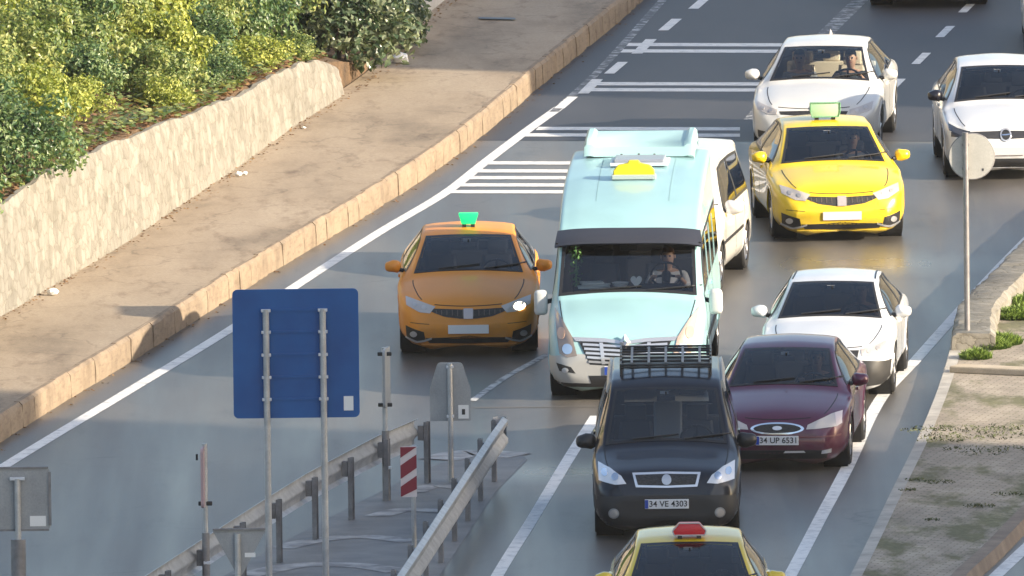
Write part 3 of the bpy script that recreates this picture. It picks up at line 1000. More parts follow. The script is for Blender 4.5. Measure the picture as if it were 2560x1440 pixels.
# ---- white saloon behind the yellow taxi
def white_saloon():
    c = Car(SEDAN, 'white_car', 'white saloon with shark-fin aerial directly behind the yellow taxi', 'car', 2034, 394, 5.3, paint('car_white_warm', (.66, .65, .62), lining=(.42, .38, .31)), (1.0, 1.02, 1.0), glass=GLASS_CLEAR, side_glass=GLASS)
    c.lamp([(.52, .60), (.64, .60), (.80, .65)], [(.50, .66), (.66, .70), (.81, .745)], HL_CHROME)
    c.patch('grille', [(-.46, .60), (0, .57), (.46, .60)], [(-.48, .64), (0, .65), (.48, .64)], GRILLE, 'F', .005, n=18, r=4)
    c.patch('lower_intake', [(-.5, .2), (.5, .2)], [(-.58, .36), (.58, .36)], BLACK, 'F', .004, n=18, r=5)
    for sg in (1, -1):
        c.patch('fog_recess', [(sg * .62, .27), (sg * .78, .28)], [(sg * .64, .36), (sg * .79, .38)], BLACK, 'F', .005, n=8, r=5)
    e = ellipse(0, .68, .06, .04)
    c.patch('badge', *e, CHROME, 'F', .010, n=10, r=6)
    c.bonnet_edge(.67, .5); c.mirror(WHITE_A); c.wipers(); c.seams(); c.interior(CLOTH_BEIGE, dash=mat('dash_beige', (.20, .18, .15), .7))
    p = c.proj(0, 3.2, 'T', 0)[0]
    MB().grid([[(x * (1 - v), p.y - .09 + .18 * v * .6 + (.18 if u else 0) * (1 - v * .8), p.z - .01 + .085 * v) for u, x in ((0, 0), (1, .03), (1, -.03), (0, 0))] for v in (0, .35, .7, 1.0)]).build('aerial_fin', WHITE_A, c.root, smooth=40)
    c.finish()
    return c
C_WHITE = white_saloon()

# ---- white car with black grille band at the right edge
def white_band_car(name, label, px, py, yaw):
    c = Car(SEDAN, name, label, 'car', px, py, yaw, WHITE_B, (.93, 1.0, 1.03))
    lo = [(-.80, .585), (-.5, .575), (0, .56), (.5, .575), (.80, .585)]
    up = [(-.80, .645), (-.5, .655), (0, .665), (.5, .655), (.80, .645)]
    g = c.patch('grille', lo, up, mat('band_black', (.05, .05, .055), .3, .3), 'F', .005, n=30, r=5)
    for sg in (1, -1):
        h = c.patch('headlight', [(sg * .52, .60), (sg * .66, .61), (sg * .83, .66)], [(sg * .53, .665), (sg * .68, .70), (sg * .83, .75)], HL_DARK, 'F', .007, n=12, r=6)
        c.patch('running_light', [(sg * .55, .66), (sg * .70, .69), (sg * .82, .735)], [(sg * .55, .68), (sg * .70, .715), (sg * .82, .76)], WHITE_PLAIN, 'F', .012, parent=h, n=10, r=3)
        c.patch('fog_recess', [(sg * .66, .27), (sg * .74, .28)], [(sg * .70, .48), (sg * .78, .50)], BLACK, 'F', .005, n=5, r=8)
    lo, up = ellipse(0, .61, .085, .085)
    b = c.patch('badge', lo, up, SATIN, 'F', .012, n=12, r=8)
    lo, up = ellipse(0, .61, .063, .063)
    d = c.patch('badge_disc', lo, up, BLACK, 'F', .016, parent=b, n=12, r=8)
    c.patch('badge_bolt', [(-.06, .602), (0, .60), (.06, .608)], [(-.06, .614), (0, .618), (.06, .622)], CHROME, 'F', .020, parent=d, n=6, r=3)
    c.patch('lower_intake', [(-.6, .165), (.6, .165)], [(-.62, .30), (.62, .30)], BLACK, 'F', .004, n=20, r=6)
    c.patch('skid_trim', [(-.45, .15), (.45, .15)], [(-.5, .18), (.5, .18)], SATIN, 'F', .014, n=14, r=3)
    c.plate(.40, None, PLATE_PINK, blue=False)
    c.mirror(BLACKP); c.wipers(); c.seams(); c.interior(CLOTH_DARK)
    c.finish()
    return c
C_BAND = white_band_car('white_car', 'white car with a black grille band and black mirrors, behind the round sign', 2516, 452, -1.5)

# ---- dark car and white car cut by the frame edge
def plain_car(name, label, px, py, yaw, pm):
    c = Car(SEDAN, name, label, 'car', px, py, yaw, pm)
    c.lamp([(.52, .58), (.64, .58), (.80, .65)], [(.50, .65), (.66, .70), (.81, .745)], HL_CHROME)
    c.patch('grille', [(-.46, .52), (.46, .52)], [(-.48, .62), (.48, .62)], GRILLE, 'F', .005, n=18, r=4)
    c.patch('lower_intake', [(-.5, .2), (.5, .2)], [(-.58, .34), (.58, .34)], BLACK, 'F', .004, n=18, r=5)
    c.plate(.4, None, PLATE, blue=False)
    c.mirror(pm); c.seams(); c.interior(CLOTH_DARK)
    c.finish()
    return c
plain_car('dark_car', 'dark car of which only the lower bumper shows at the top edge', 2318, 22, 3, DARKP)
plain_car('white_car', 'white car mostly outside the right edge, beyond the black-grille car', 2712, 142, 1.0, WHITE_B)

# ---- small white saloon with blacked-out screen
def small_white():
    c = Car(SEDAN, 'white_car', 'small white saloon with a very dark windscreen behind the maroon car', 'car', 2062, 1000, 4.6, WHITE_B, (.935, .95, .945), glass=GLASS_DARK)
    c.lamp([(.50, .58), (.64, .58), (.80, .63)], [(.48, .66), (.66, .70), (.81, .745)], HL_CHROME)
    c.patch('front_bumper', [(-.84, .20), (-.5, .175), (.5, .175), (.84, .20)], [(-.87, .50), (-.5, .52), (.5, .52), (.87, .50)], mat('grey_bumper', (.028, .027, .027), .5), 'F', .008, n=40, r=12)
    c.patch('grille', [(-.44, .555), (.44, .555)], [(-.46, .65), (.46, .65)], GRILLE, 'F', .006, n=16, r=4)
    c.plate(.40, None, PLATE, blue=False)
    c.bonnet_edge(.67, .5); c.mirror(WHITE_B); c.wipers(); c.seams(); c.interior(CLOTH_DARK)
    for sg in (1, -1):      # black gutter strips along the roof edges
        pts = [(sg * (c.F['wtop'](t) - .045), t) for t in (2.15, 2.4, 2.7, 3.0, 3.3)]
        c.patch('roof_gutter', pts, [(x + sg * .022, t) for x, t in pts], BLACK, 'T', .004, n=14, r=2)
    c.finish()
    return c
C_SMALL = small_white()

# ---- maroon car with oval grille
def maroon_car():
    c = Car(SEDAN, 'maroon_car', 'dark maroon car with an oval chrome-rimmed grille', 'car', 1944, 1182, 4.8, MAROON, (.95, .95, .965))
    lo, up = ellipse(0, .555, .345, .075, 21)
    r = c.patch('grille_rim', lo, up, CHROME, 'F', .010, n=30, r=8)
    lo, up = ellipse(0, .555, .305, .054, 21)
    g = c.patch('grille', lo, up, GRILLE, 'F', .016, parent=r, n=28, r=8)
    lo, up = ellipse(0, .560, .062, .026, 15)
    c.patch('badge', lo, up, mat('badge_white', (.7, .72, .78), .3, .3), 'F', .024, parent=g, n=12, r=6)
    for sg in (1, -1):
        h = c.patch('headlight', [(sg * .37, .545), (sg * .55, .555), (sg * .76, .575), (sg * .80, .60)], [(sg * .39, .60), (sg * .52, .655), (sg * .68, .715), (sg * .80, .735)], HL_CHROME, 'F', .007, n=18, r=8)
        c.patch('indicator', [(sg * .745, .58), (sg * .81, .605)], [(sg * .72, .72), (sg * .81, .735)], PINK_WHITE, 'F', .011, parent=h, n=6, r=6)
    c.patch('bumper_strip', [(-.80, .455), (-.5, .44), (.5, .44), (.80, .455)], [(-.80, .475), (-.5, .46), (.5, .46), (.80, .475)], mat('maroon_strip', (.16, .05, .06), .4), 'F', .012, n=26, r=2)
    c.patch('lower_intake', [(-.62, .175), (.62, .175)], [(-.66, .285), (.66, .285)], BLACK, 'F', .004, n=22, r=6)
    c.patch('intake_lip', [(.08, .25), (.36, .255)], [(.10, .275), (.34, .278)], SATIN, 'F', .012, n=8, r=3)
    for sg in (1, -1):
        c.patch('fog_lamp', [(sg * .56, .24), (sg * .68, .25)], [(sg * .57, .28), (sg * .69, .30)], SATIN, 'F', .010, n=6, r=4)
    c.plate(.41, '34 UP 6531', PLATE, size=.098)
    c.bonnet_edge(.66, .42); c.mirror(MAROON); c.wipers(); c.seams(); c.interior(CLOTH_DARK)
    c.finish()
    return c
C_MAROON = maroon_car()

# ---- compact vans
def black_van():
    c = Car(VAN, 'black_van', 'black high-roofed compact van with a roof rack and chrome-framed grille', 'van', 1668, 1352, .6, BLACKP, (1.01, 1, 1.0), side_glass=GLASS)
    for sg in (1, -1):
        h = c.patch('headlight', [(sg * .47, .675), (sg * .60, .665), (sg * .79, .70)], [(sg * .53, .76), (sg * .66, .835), (sg * .80, .87)], mat('headlight_white', (.72, .72, .74), .2, .15, coat=1.0), 'F', .008, n=14, r=8)
        for dx, dz in ((.60, .75), (.72, .785)):
            c.patch('lamp_bowl', *ellipse(sg * dx, dz, .04, .04), CHROME, 'F', .014, parent=h, n=8, r=6)
        f = c.patch('fog_lamp', *ellipse(sg * .62, .33, .062, .062), mat('fog_rim', (.35, .35, .36), .3, .6), 'F', .008, n=12, r=8)
        c.patch('fog_lens', *ellipse(sg * .62, .33, .046, .046), HL_CHROME, 'F', .013, parent=f, n=10, r=6)
    r = c.patch('grille_frame', [(-.36, .635), (0, .625), (.36, .635)], [(-.40, .79), (0, .80), (.40, .79)], mat('bright_trim', (.78, .78, .80), .25, .55), 'F', .010, n=24, r=8)
    g = c.patch('grille', [(-.335, .66), (0, .65), (.335, .66)], [(-.365, .765), (0, .775), (.365, .765)], GRILLE, 'F', .016, parent=r, n=24, r=8)
    c.patch('badge', *ellipse(0, .71, .056, .056), mat('badge_silver', (.55, .56, .58), .35, .6), 'F', .024, parent=g, n=12, r=8)
    c.patch('front_bumper', [(-.82, .20), (-.5, .185), (.5, .185), (.82, .20)], [(-.84, .52), (-.5, .54), (.5, .54), (.84, .52)], mat('bumper_black', (.022, .021, .023), .55), 'F', .006, n=40, r=10)
    c.plate(.44, '34 VE 4303', PLATE, size=.098)
    c.mirror(BLACK, 1.15, .05); c.wipers(); c.seams((1.2, 2.25, 3.2))
    c.interior(CLOTH_DARK, lift=.10)
    p = c.P(.05, 2.05, 1.05)
    MB().box((.02, p.y + .3, 1.08), (.34, .05, .62)).build('cabin_screen', CLOTH_GREY, c.root, bevel=.03)
    # roof rack
    mb = MB()
    X, t0, t1 = .53, 2.05, 3.75
    def z_(t): return c.proj(0, t, 'T', 0)[0].z
    for t in [t0 + (t1 - t0) * i / 5 for i in range(6)]:
        z = z_(t) + .07
        mb.tube(c.P(-X, t, z), c.P(X, t, z), .014, .014, 8)
    for sg in (-1, 1):
        for dz in (.06, .10):
            mb.tube(c.P(sg * X, t0, z_(t0) + dz), c.P(sg * X, t1, z_(t1) + dz), .014, .014, 8)
        for i in range(6):
            t = t0 + (t1 - t0) * i / 5
            mb.tube(c.P(sg * X, t, z_(t) - .03), c.P(sg * X, t, z_(t) + .10), .012, .012, 6)
    for t in (t0, t1):
        mb.tube(c.P(-X, t, z_(t) + .10), c.P(X, t, z_(t) + .10), .014, .014, 8)
    rk = mb.build('roof_rack', mat('rack_black', (.02, .02, .022), .4), c.root, smooth=50)
    mb = MB()
    for x in (-.4, -.2, 0, .2, .4):
        mb.box(c.P(x, (t0 + t1) / 2, z_(2.9) + .085), (.03, (t1 - t0) * .98, .006))
    mb.build('rack_slat', GALV_DARK, rk)
    for sg in (1, -1):
        pts = [(sg * (c.F['wtop'](t) + .005), t) for t in (1.9, 2.4, 2.9, 3.4, 3.8)]
        c.patch('roof_rail', pts, [(x + sg * .035, t) for x, t in pts], mat('rail_silver', (.6, .6, .6), .35, .6), 'T', .03, n=16, r=3)
    c.finish()
    return c
C_VAN = black_van()

def white_van():
    c = Car(VAN, 'white_van', 'white van mostly hidden behind the turquoise minibus', 'van', 1624, 740, 8.0, WHITE_A, (1.0, 1.0, .95))
    lo = [(-.70, .10), (-.72, .5), (-.73, .86)]
    c.lamp([(.47, .675), (.60, .665), (.79, .70)], [(.53, .76), (.66, .835), (.80, .87)], HL_CHROME)
    c.patch('grille', [(-.36, .64), (.36, .64)], [(-.40, .76), (.40, .76)], GRILLE, 'F', .006, n=16, r=5)
    c.patch('lower_intake', [(-.5, .22), (.5, .22)], [(-.55, .42), (.55, .42)], BLACK, 'F', .005, n=16, r=5)
    for ax in 'RL':
        c.patch('side_moulding', [(.95, .60), (3.0, .62)], [(.95, .645), (3.0, .665)], BLACK, ax, .010, n=20, r=3)
    c.mirror(WHITE_A, 1.2); c.wipers(); c.seams((1.2, 2.25, 3.2)); c.interior(CLOTH_DARK, lift=.1)
    c.finish()
    return c
white_van()

# ---- turquoise minibus
def minibus():
    c = Car(MINIBUS, 'minibus', 'pale turquoise minibus with a black sun visor and rooftop cooling unit', 'minibus', 1564, 1004, 2.8, TURQ, glass=GLASS_CLEAR)
    SIL = mat('bumper_silver', (.44, .44, .43), .45, .25)
    c.patch('front_bumper', [(-.93, .23), (-.6, .21), (.6, .21), (.93, .23)], [(-.965, .56), (-.7, .60), (.7, .60), (.965, .56)], SIL, 'F', .008, n=50, r=12)
    for sg, m in ((-1, mat('headlight_shade_tint', (.30, .24, .20), .2, .3, coat=1.0)), (1, mat('headlight_sun_tint', (.60, .45, .36), .25, .2, coat=1.0))):  # sunlight on the right lens is put into its colour, left lens darker
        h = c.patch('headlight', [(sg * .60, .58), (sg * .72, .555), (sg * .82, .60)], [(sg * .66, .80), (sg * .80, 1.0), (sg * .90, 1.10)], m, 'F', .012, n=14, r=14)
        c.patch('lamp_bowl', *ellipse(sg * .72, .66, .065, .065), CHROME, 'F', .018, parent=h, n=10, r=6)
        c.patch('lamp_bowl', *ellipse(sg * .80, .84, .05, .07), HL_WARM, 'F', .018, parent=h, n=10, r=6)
        f = c.patch('fog_recess', [(sg * .62, .36), (sg * .82, .39)], [(sg * .68, .44), (sg * .86, .49)], BLACK, 'F', .012, n=10, r=5)
        c.patch('fog_lamp', *ellipse(sg * .75, .40, .04, .03), SATIN, 'F', .016, parent=f, n=8, r=6)
    g = c.patch('grille', [(-.44, .47), (0, .44), (.44, .47)], [(-.58, .755), (-.25, .74), (0, .68), (.25, .74), (.58, .755)], BLACK, 'F', .010, n=30, r=12)
    for i in range(5):
        z = .495 + i * .052
        w = .46 + (z - .47) * .35
        w2 = w - .012
        c.patch('grille_bar', [(-w2, z), (0, z - .03), (w2, z)], [(-w2, z + .027), (0, z - .003), (w2, z + .027)], SATIN, 'F', .018, parent=g, n=24, r=3)
    for x in (-.30, .30):
        c.patch('grille_bar', [(x * .9 - .022, .475), (x * .9 + .022, .475)], [(x - .022, .735), (x + .022, .735)], SATIN, 'F', .022, parent=g, n=3, r=10)
    c.patch('grille_surround', [(-.62, .755), (-.25, .742), (-.1, .725), (0, .70), (.1, .725), (.25, .742), (.62, .755)], [(-.66, .80), (-.25, .785), (-.1, .765), (0, .74), (.1, .765), (.25, .785), (.66, .80)], SATIN, 'F', .016, n=30, r=4)
    # diamond badge: an upright open lozenge
    mb = MB()
    p = c.proj(0, .74, 'F', .02)[0]
    ang = R(-18)
    o4 = [(0, .10), (.07, 0), (0, -.10), (-.07, 0)]
    i4 = [(0, .045), (.028, 0), (0, -.045), (-.028, 0)]
    def bp(q, d): return (p.x + q[0], p.y - d + q[1] * .12, p.z + q[1])
    vs = [bp(q, .03) for q in o4] + [bp(q, .05) for q in i4] + [bp(q, 0) for q in o4] + [bp(q, 0) for q in i4]
    fs = []
    for i in range(4):
        j = (i + 1) % 4
        fs += [(i, j, 4 + j, 4 + i), (8 + i, 8 + j, j, i), (4 + i, 4 + j, 12 + j, 12 + i)]
    mb.add(vs, fs).build('badge', SATIN, c.root)
    c.patch('lower_intake', [(-.42, .215), (.42, .215)], [(-.46, .33), (.46, .33)], BLACK, 'F', .012, n=18, r=5)
    c.patch('lower_trim', [(-.9, .20), (-.5, .19), (.5, .19), (.9, .20)], [(-.92, .245), (-.5, .235), (.5, .235), (.92, .245)], BLACK, 'F', .014, n=30, r=3)
    c.plate(.39, None, PLATE, blue=True)
    # sun visor: a shallow curved hood above the screen
    rows = []
    for k in range(5):
        u = k / 4
        row = []
        for i in range(21):
            x = (2 * i / 20 - 1) * (.93 - .03 * u)
            e = abs(x / .93)
            row.append(c.P(x, 1.22 + .26 * u + .10 * e ** 3, 1.86 + .17 * u ** .8 - .05 * e ** 4))
        rows.append(row)
    v = MB().grid(rows)
    n = len(v.v)
    v.add([(q[0], q[1] + .02, q[2] - .02) for q in v.v], [tuple(reversed(f)) for f in v.f])
    v.build('sun_visor', mat('visor_smoke', (.035, .036, .045), .35, coat=.5), c.root, smooth=60, fix=False)
    mb = MB()
    for sg in (1, -1):
        mb.tube(c.P(sg * .90, 1.34, 1.84), c.P(sg * .86, 1.56, 1.9), .02, .02, 6)
    mb.build('visor_bracket', BLACK, c.root)
    # rooftop cooling unit: raised box with side ridges and sloped front
    zr = c.proj(0, 5.2, 'T', 0)[0].z
    prof = [(4.80, zr - .02), (4.84, zr + .10), (4.95, zr + .15), (5.9, zr + .20), (5.98, zr + .02)]
    rows = []
    xs = [(-.71, -.12), (-.70, .0), (-.67, .035), (-.61, .035), (-.57, .0), (0, .0), (.57, .0), (.61, .035), (.67, .035), (.70, .0), (.71, -.12)]
    for i, (t, z) in enumerate(prof):
        k = 0 if i in (0, 4) else 1
        rows.append([c.P(x, t, max(zr - .06, z + dz * (1 if k else .3))) for x, dz in xs])
    ac = MB().grid(rows).build('cooling_unit', mat('cooling_unit_paint', (.36, .55, .56), .45), c.root, smooth=40)
    mb = MB()
    for x in (-.2, .12):
        mb.box(c.P(x, 5.7, zr + .175), (.10, .10, .02))
    mb.build('unit_vent', GALV_DARK, ac)
    mb = MB()
    for x in (-.22, .0, .2):
        q = c.proj(x, 4.72, 'T', .0)[0]
        mb.tube((q.x, q.y, q.z - .02), (q.x, q.y, q.z + .05), .018, .014, 8)
    mb.build('roof_knob', BLACK, c.root)
    for x in (-.45, .47):       # pressed seams along the roof
        pts = [(x, t) for t in (2.3, 3.0, 4.0, 4.7)]
        c.patch('roof_seam', pts, [(x + .012, t) for x, t in pts], mat('roof_seam_grey', (.22, .36, .38), .6), 'T', .002, n=14, r=2, skirt=.003)
    # roof hatch
    zh = c.proj(0, 4.1, 'T', 0)[0].z
    h = MB().box(c.P(.03, 4.3, zh + .055), (.64, .62, .05)).build('roof_hatch', mat('hatch_grey', (.26, .28, .33), .3), c.root, bevel=.015)
    MB().box(c.P(.03, 4.3, zh + .02), (.74, .72, .04)).build('hatch_frame', mat('hatch_white', (.6, .68, .72), .5), h, bevel=.01)
    # yellow roof board
    zs = c.proj(0, 3.2, 'T', 0)[0].z
    y0 = c.P(0, 3.2, 0).y
    poly = [(-.26, 0), (.26, 0), (.26, .06), (.20, .13), (.08, .155), (.06, .19), (-.06, .19), (-.08, .155), (-.20, .13), (-.26, .06)]
    s = MB().prism([(x + .0, z + zs + .05) for x, z in poly], y0 - .05, y0 + .05).build('route_board', mat('board_yellow', (.75, .60, .02), .45), c.root, bevel=.012)
    MB().box((0, y0, zs + .03), (.56, .16, .06)).build('board_base', mat('board_base_grey', (.40, .46, .44), .5), s, bevel=.01)
    # tall mirrors on arms
    for sg in (1, -1):
        q = c.P(sg * 1.10, 1.12, 1.13)
        o = MB().box(q, (.17, .11, .32)).build('wing_mirror', mat('mirror_pale', (.55, .56, .55), .4), c.root, bevel=.05, smooth=50)
        MB().box((q.x, q.y + .057, q.z), (.13, .006, .27)).build('mirror_glass', CHROME, o)
        MB().tube(c.P(sg * .93, 1.25, 1.15), (q.x - sg * .04, q.y + .02, q.z), .03, .03, 8).build('mirror_arm', BLACK, o)
    c.wipers(); c.seams((1.3, 2.35, 3.55))
    for ax in 'RL':
        for t in (2.4, 3.4, 4.5):
            c.patch('pillar_trim', [(t - .05, 1.27), (t + .05, 1.27)], [(t - .05, 1.88), (t + .05, 1.88)], TURQ, ax, .011, n=4, r=8)
        c.patch('side_moulding', [(1.4, .62), (5.9, .62)], [(1.4, .70), (5.9, .70)], BLACK, ax, .012, n=24, r=3)
    c.interior(CLOTH_DARK, wheel_x=.46, rows=1, lift=.42, dt=.10, dash_up=.09)
    for t in (3.1, 3.9, 4.7):
        mb = MB()
        for x in (-.55, .1, .55):
            q = c.P(x, t, 1.1)
            mb.box(q, (.42, .12, .75))
        mb.build('passenger_seat', CLOTH_DARK, c.root, bevel=.03)
    c.finish()
    return c
C_BUS = minibus()

# things lying on the minibus dashboard
def on_dash(name, label, cat, x, t, z, mb, m, group=None, smooth=None):
    w = C_BUS.world(x, t, z)
    o = mb.build(name, m, smooth=smooth)
    o.location = w
    o.rotation_euler.z = C_BUS.root.rotation_euler.z
    return tag(o, label, cat, group)
DZ = 1.275 + .035
mb = MB()
for i, (dx, dz, rz) in enumerate(((0, .02, .1), (.03, .045, -.1), (-.02, .07, .2))):
    mb.box((dx, 0, dz), (.40 - i * .06, .22, .022), rz)
on_dash('paper_stack', 'stack of white papers on the minibus dashboard, in front of the passenger seat', 'papers', -.44, 1.25, DZ - .02, mb, mat('paper', (.62, .64, .58), .8))
mb = MB()
pts = []
for i in range(24):
    a = 2 * pi * i / 24
    pts.append((.0045 * 16 * sin(a) ** 3, .0052 * (13 * cos(a) - 5 * cos(2 * a) - 2 * cos(3 * a) - cos(4 * a)) + .085))
mb.prism(pts, -.02, .02)
on_dash('heart_ornament', 'white heart-shaped ornament on the minibus dashboard', 'ornament', .10, 1.2, DZ - .01, mb, mat('ornament_white', (.75, .74, .70), .6))
mb = MB()
mb.lathe([(.02, 0), (.09, .015), (.11, .06), (.08, .06), (.02, .03)], (0, 0, 0), 'Z', 16)
on_dash('small_dish', 'small white dish on the minibus dashboard beside the heart ornament', 'dish', -.10, 1.2, DZ, mb, mat('ornament_white', (.75, .74, .70), .6), smooth=40)
mb = MB()
rnd = random.Random(3)
for i in range(160):
    z = rnd.random() * .55
    a = rnd.random() * 6.28
    r = .03 + .05 * rnd.random()
    p = Vector((r * cos(a), r * sin(a), z))
    u = Vector((rnd.uniform(-1, 1), rnd.uniform(-1, 1), rnd.uniform(-1, .3))).normalized() * .05
    v = u.cross(Vector((0, 0, 1))).normalized() * .015
    mb.add([p, p + u * .5 + v, p + u, p + u * .5 - v], [(0, 1, 2, 3)])
mb.tube((0, 0, 0), (0, 0, .55), .012, .008, 6)
on_dash('hanging_garland', 'green leafy garland inside the minibus windscreen by the pillar', 'garland', -.66, 1.32, DZ - .02, mb, mat('garland_green', (.10, .22, .06), .7))

# ------------------------------------------------------------------ people
def skin_obj(name, chains, m, parent=None, sub=1):
    """chains: list of [(pos, radius), ...]; first chain starts at the root"""
    verts, edges, radii, key = [], [], [], {}
    def vid(p, r):
        k = tuple(round(q, 4) for q in p)
        if k not in key:
            key[k] = len(verts); verts.append(p); radii.append(r)
        return key[k]
    for ch in chains:
        ids = [vid(p, r) for p, r in ch]
        edges += [(a, b) for a, b in zip(ids[:-1], ids[1:])]
    me = bpy.data.meshes.new(name)
    me.from_pydata(verts, edges, [])
    bm = bmesh.new(); bm.from_mesh(me)
    ly = bm.verts.layers.skin.verify()
    bm.verts.ensure_lookup_table()
    for i, v in enumerate(bm.verts):
        r = radii[i]
        v[ly].radius = (r, r) if not isinstance(r, tuple) else r
        v[ly].use_root = (i == 0)
    bm.to_mesh(me); bm.free()
    me.materials.append(m)
    o = bpy.data.objects.new(name, me)
    C.objects.link(o)
    md = o.modifiers.new('skin', 'SKIN'); md.use_smooth_shade = True
    s = o.modifiers.new('sub', 'SUBSURF'); s.levels = sub; s.render_levels = sub
    if parent: o.parent = parent
    return o

def person(car, x, label, shirt, skin, hair, driving=True, wheel=None, reach=None):
    loc = car.world(x, car.seat_t, .36 + car.seat_lift + .03)
    o_rot = car.root.rotation_euler.z
    lw = Matrix.Rotation(o_rot, 4, 'Z').inverted()
    if driving:
        t0 = car.s['ws']['t0'] + .12
        wc = car.world(wheel[0], t0 + wheel[1], wheel[2]) - loc
        wc = lw @ wc
        hl, hr = wc + Vector((-.17, 0, .05)), wc + Vector((.17, 0, .05))
    else:
        hl, hr = Vector((-.14, -.36, .14)), Vector((.14, -.36, .14))
    ch = []
    sp = [((0, 0, .08), .13), ((0, .06, .26), .125), ((0, .13, .44), .135), ((0, .15, .54), .10), ((0, .13, .61), .055), ((0, .11, .66), .055), ((0, .085, .715), .078), ((0, .085, .785), .088), ((0, .10, .85), .07), ((0, .11, .885), .035)]
    ch.append(sp)
    sleeves = [sp[:4]]
    for sg, h in ((-1, hl), (1, hr)):
        sh = Vector((sg * .19, .15, .53))
        el = (sh + h) / 2 + Vector((sg * .07, .05, -.13))
        arm = [((0, .15, .54), .10), (tuple(sh), .062), (tuple(el), .042), (tuple(h), .028)]
        ch.append(arm)
        sleeves.append([arm[0], arm[1], arm[2], (tuple(el.lerp(h, .45)), .042)])
        d = (h - el).normalized()
        palm = h + d * .055
        ch.append([(tuple(h), .028), (tuple(palm), .030)])
        side = Vector((sg, 0, 0))
        for q, ln in enumerate((.07, .08, .075, .058)):
            b = palm + side * (-.03 + .02 * q)
            k1 = b + d * ln * .5
            k2 = k1 + d * ln * .25 + Vector((0, 0, -ln * .45))
            ch.append([(tuple(palm), .030), (tuple(b + d * .01), .010), (tuple(k1), .009), (tuple(k2), .007)])
        b = h + d * .02 - side * .035
        ch.append([(tuple(h), .028), (tuple(b), .011), (tuple(b + d * .035 + Vector((0, 0, .01))), .009)])
    for sg in (-1, 1):
        ch.append([((0, 0, .08), .13), ((sg * .10, -.06, .06), .095), ((sg * .13, -.42, .10), .065), ((sg * .13, -.50, -.24), .045), ((sg * .13, -.60, -.28), .035)])
    o = skin_obj('person', ch, skin)
    o.location = loc
    o.rotation_euler.z = o_rot
    tag(o, label, 'person')
    s2 = [[(p, r * 1.12 + .006) for p, r in c] for c in sleeves]
    skin_obj('shirt', s2, shirt, o)
    # hair cap, nose and eyes
    mb = MB()
    rows = []
    for i in range(7):
        a = R(-5) + R(95) * i / 6
        rows.append([(.083 * cos(a) * cos(b), .108 + .098 * cos(a) * sin(b), .815 + .100 * sin(a) - .035 * max(0, sin(b)) * cos(a) + (.03 if sin(b) < -.4 and i < 2 else 0)) for b in [2 * pi * j / 16 for j in range(17)]])
    mb.grid(rows).build('hair', hair, o, smooth=60)
    MB().tube((0, .005, .80), (0, -.022, .755), .008, .015, 8).build('nose', skin, o, smooth=60)
    for sg in (-1, 1):
        MB().lathe([(.001, -.012), (.011, -.007), (.013, 0), (.011, .008)], (sg * .031, .008, .79), 'Y', 10).build('eye', INK, o, smooth=60)
        MB().lathe([(.001, -.012), (.02, -.008), (.028, 0), (.018, .01)], (sg * .088, .10, .775), 'X', 10).build('ear', skin, o, smooth=60)
    MB().box((0, .005, .725), (.045, .012, .01)).build('mouth', mat('lips', (.30, .12, .10), .6), o)
    return o
SKIN = mat('skin', (.46, .28, .19), .55)
HAIR = mat('hair_dark', (.02, .014, .010), .6)
HAIR_B = mat('hair_brown', (.10, .045, .02), .6)
SH_W = mat('shirt_white', (.62, .62, .64), .85)
SH_D = mat('shirt_dark', (.02, .026, .028), .85)
SH_G = mat('shirt_grey', (.20, .21, .23), .85)
person(C_BUS, .46, 'minibus driver in a white shirt holding the steering wheel', SH_W, SKIN, HAIR_B, True, (.46, .68, 1.33))
person(C_WHITE, .36, 'driver in a dark jacket in the white saloon behind the yellow taxi', SH_D, SKIN, HAIR, True, (.36, .62, .92))
person(C_WHITE, -.36, 'passenger in a pale top beside the driver of the white saloon', SH_G, SKIN, HAIR, False)
person(C_SMALL, .36, 'driver in a grey shirt behind the dark windscreen of the small white saloon', SH_G, SKIN, HAIR, True, (.36, .62, .92))
person(C_MAROON, .36, 'driver in a dark top in the maroon car', SH_D, SKIN, HAIR, True, (.36, .62, .92))
person(T1, .36, 'driver in a grey shirt in the bright yellow taxi', SH_G, SKIN, HAIR, True, (.36, .62, .92))

# ------------------------------------------------------------------ ground, road, kerb, sidewalk
def sheet(name, pts, m, z):
    o = MB().add([(p[0], p[1], z) for p in pts], [tuple(range(len(pts)))]).build(name, m, fix=False)
    if o.data.polygons[0].normal.z < 0:
        o.data.flip_normals()
    return o
struct(sheet('ground', [(-900, -500), (900, -500), (900, 1500), (-900, 1500)], EARTH, -.03))
road = MB()
struct(sheet('road', [(-60, -70), (70, -70), (70, 260), (-60, 260)], ASPHALT, 0))

# darker, bluer stretch of road starting at a cross seam
pl_ = [at(1150, 352, 0), at(3300, 356, 0)]
struct(sheet('dark_road_stretch', [(pl_[0].x, pl_[0].y), (pl_[1].x, pl_[1].y), (40, 120), (-4, 120)], DARK_ASPHALT, .002))
# unseen ridge added beyond the frame so the road reflects warm tan
rows = []
rh = random.Random(8)
for k in range(7):
    rows.append([Vector((-420 + 28 * i, 170 + 26 * k + rh.uniform(-5, 5) + .0008 * (-420 + 28 * i) ** 2, (0, 7, 15, 24, 31, 35, 30)[k] * (1 + .3 * sin(i * .7)) - .5)) for i in range(31)])
struct(MB().grid(rows).build('unseen_hills', HILL, smooth=80))

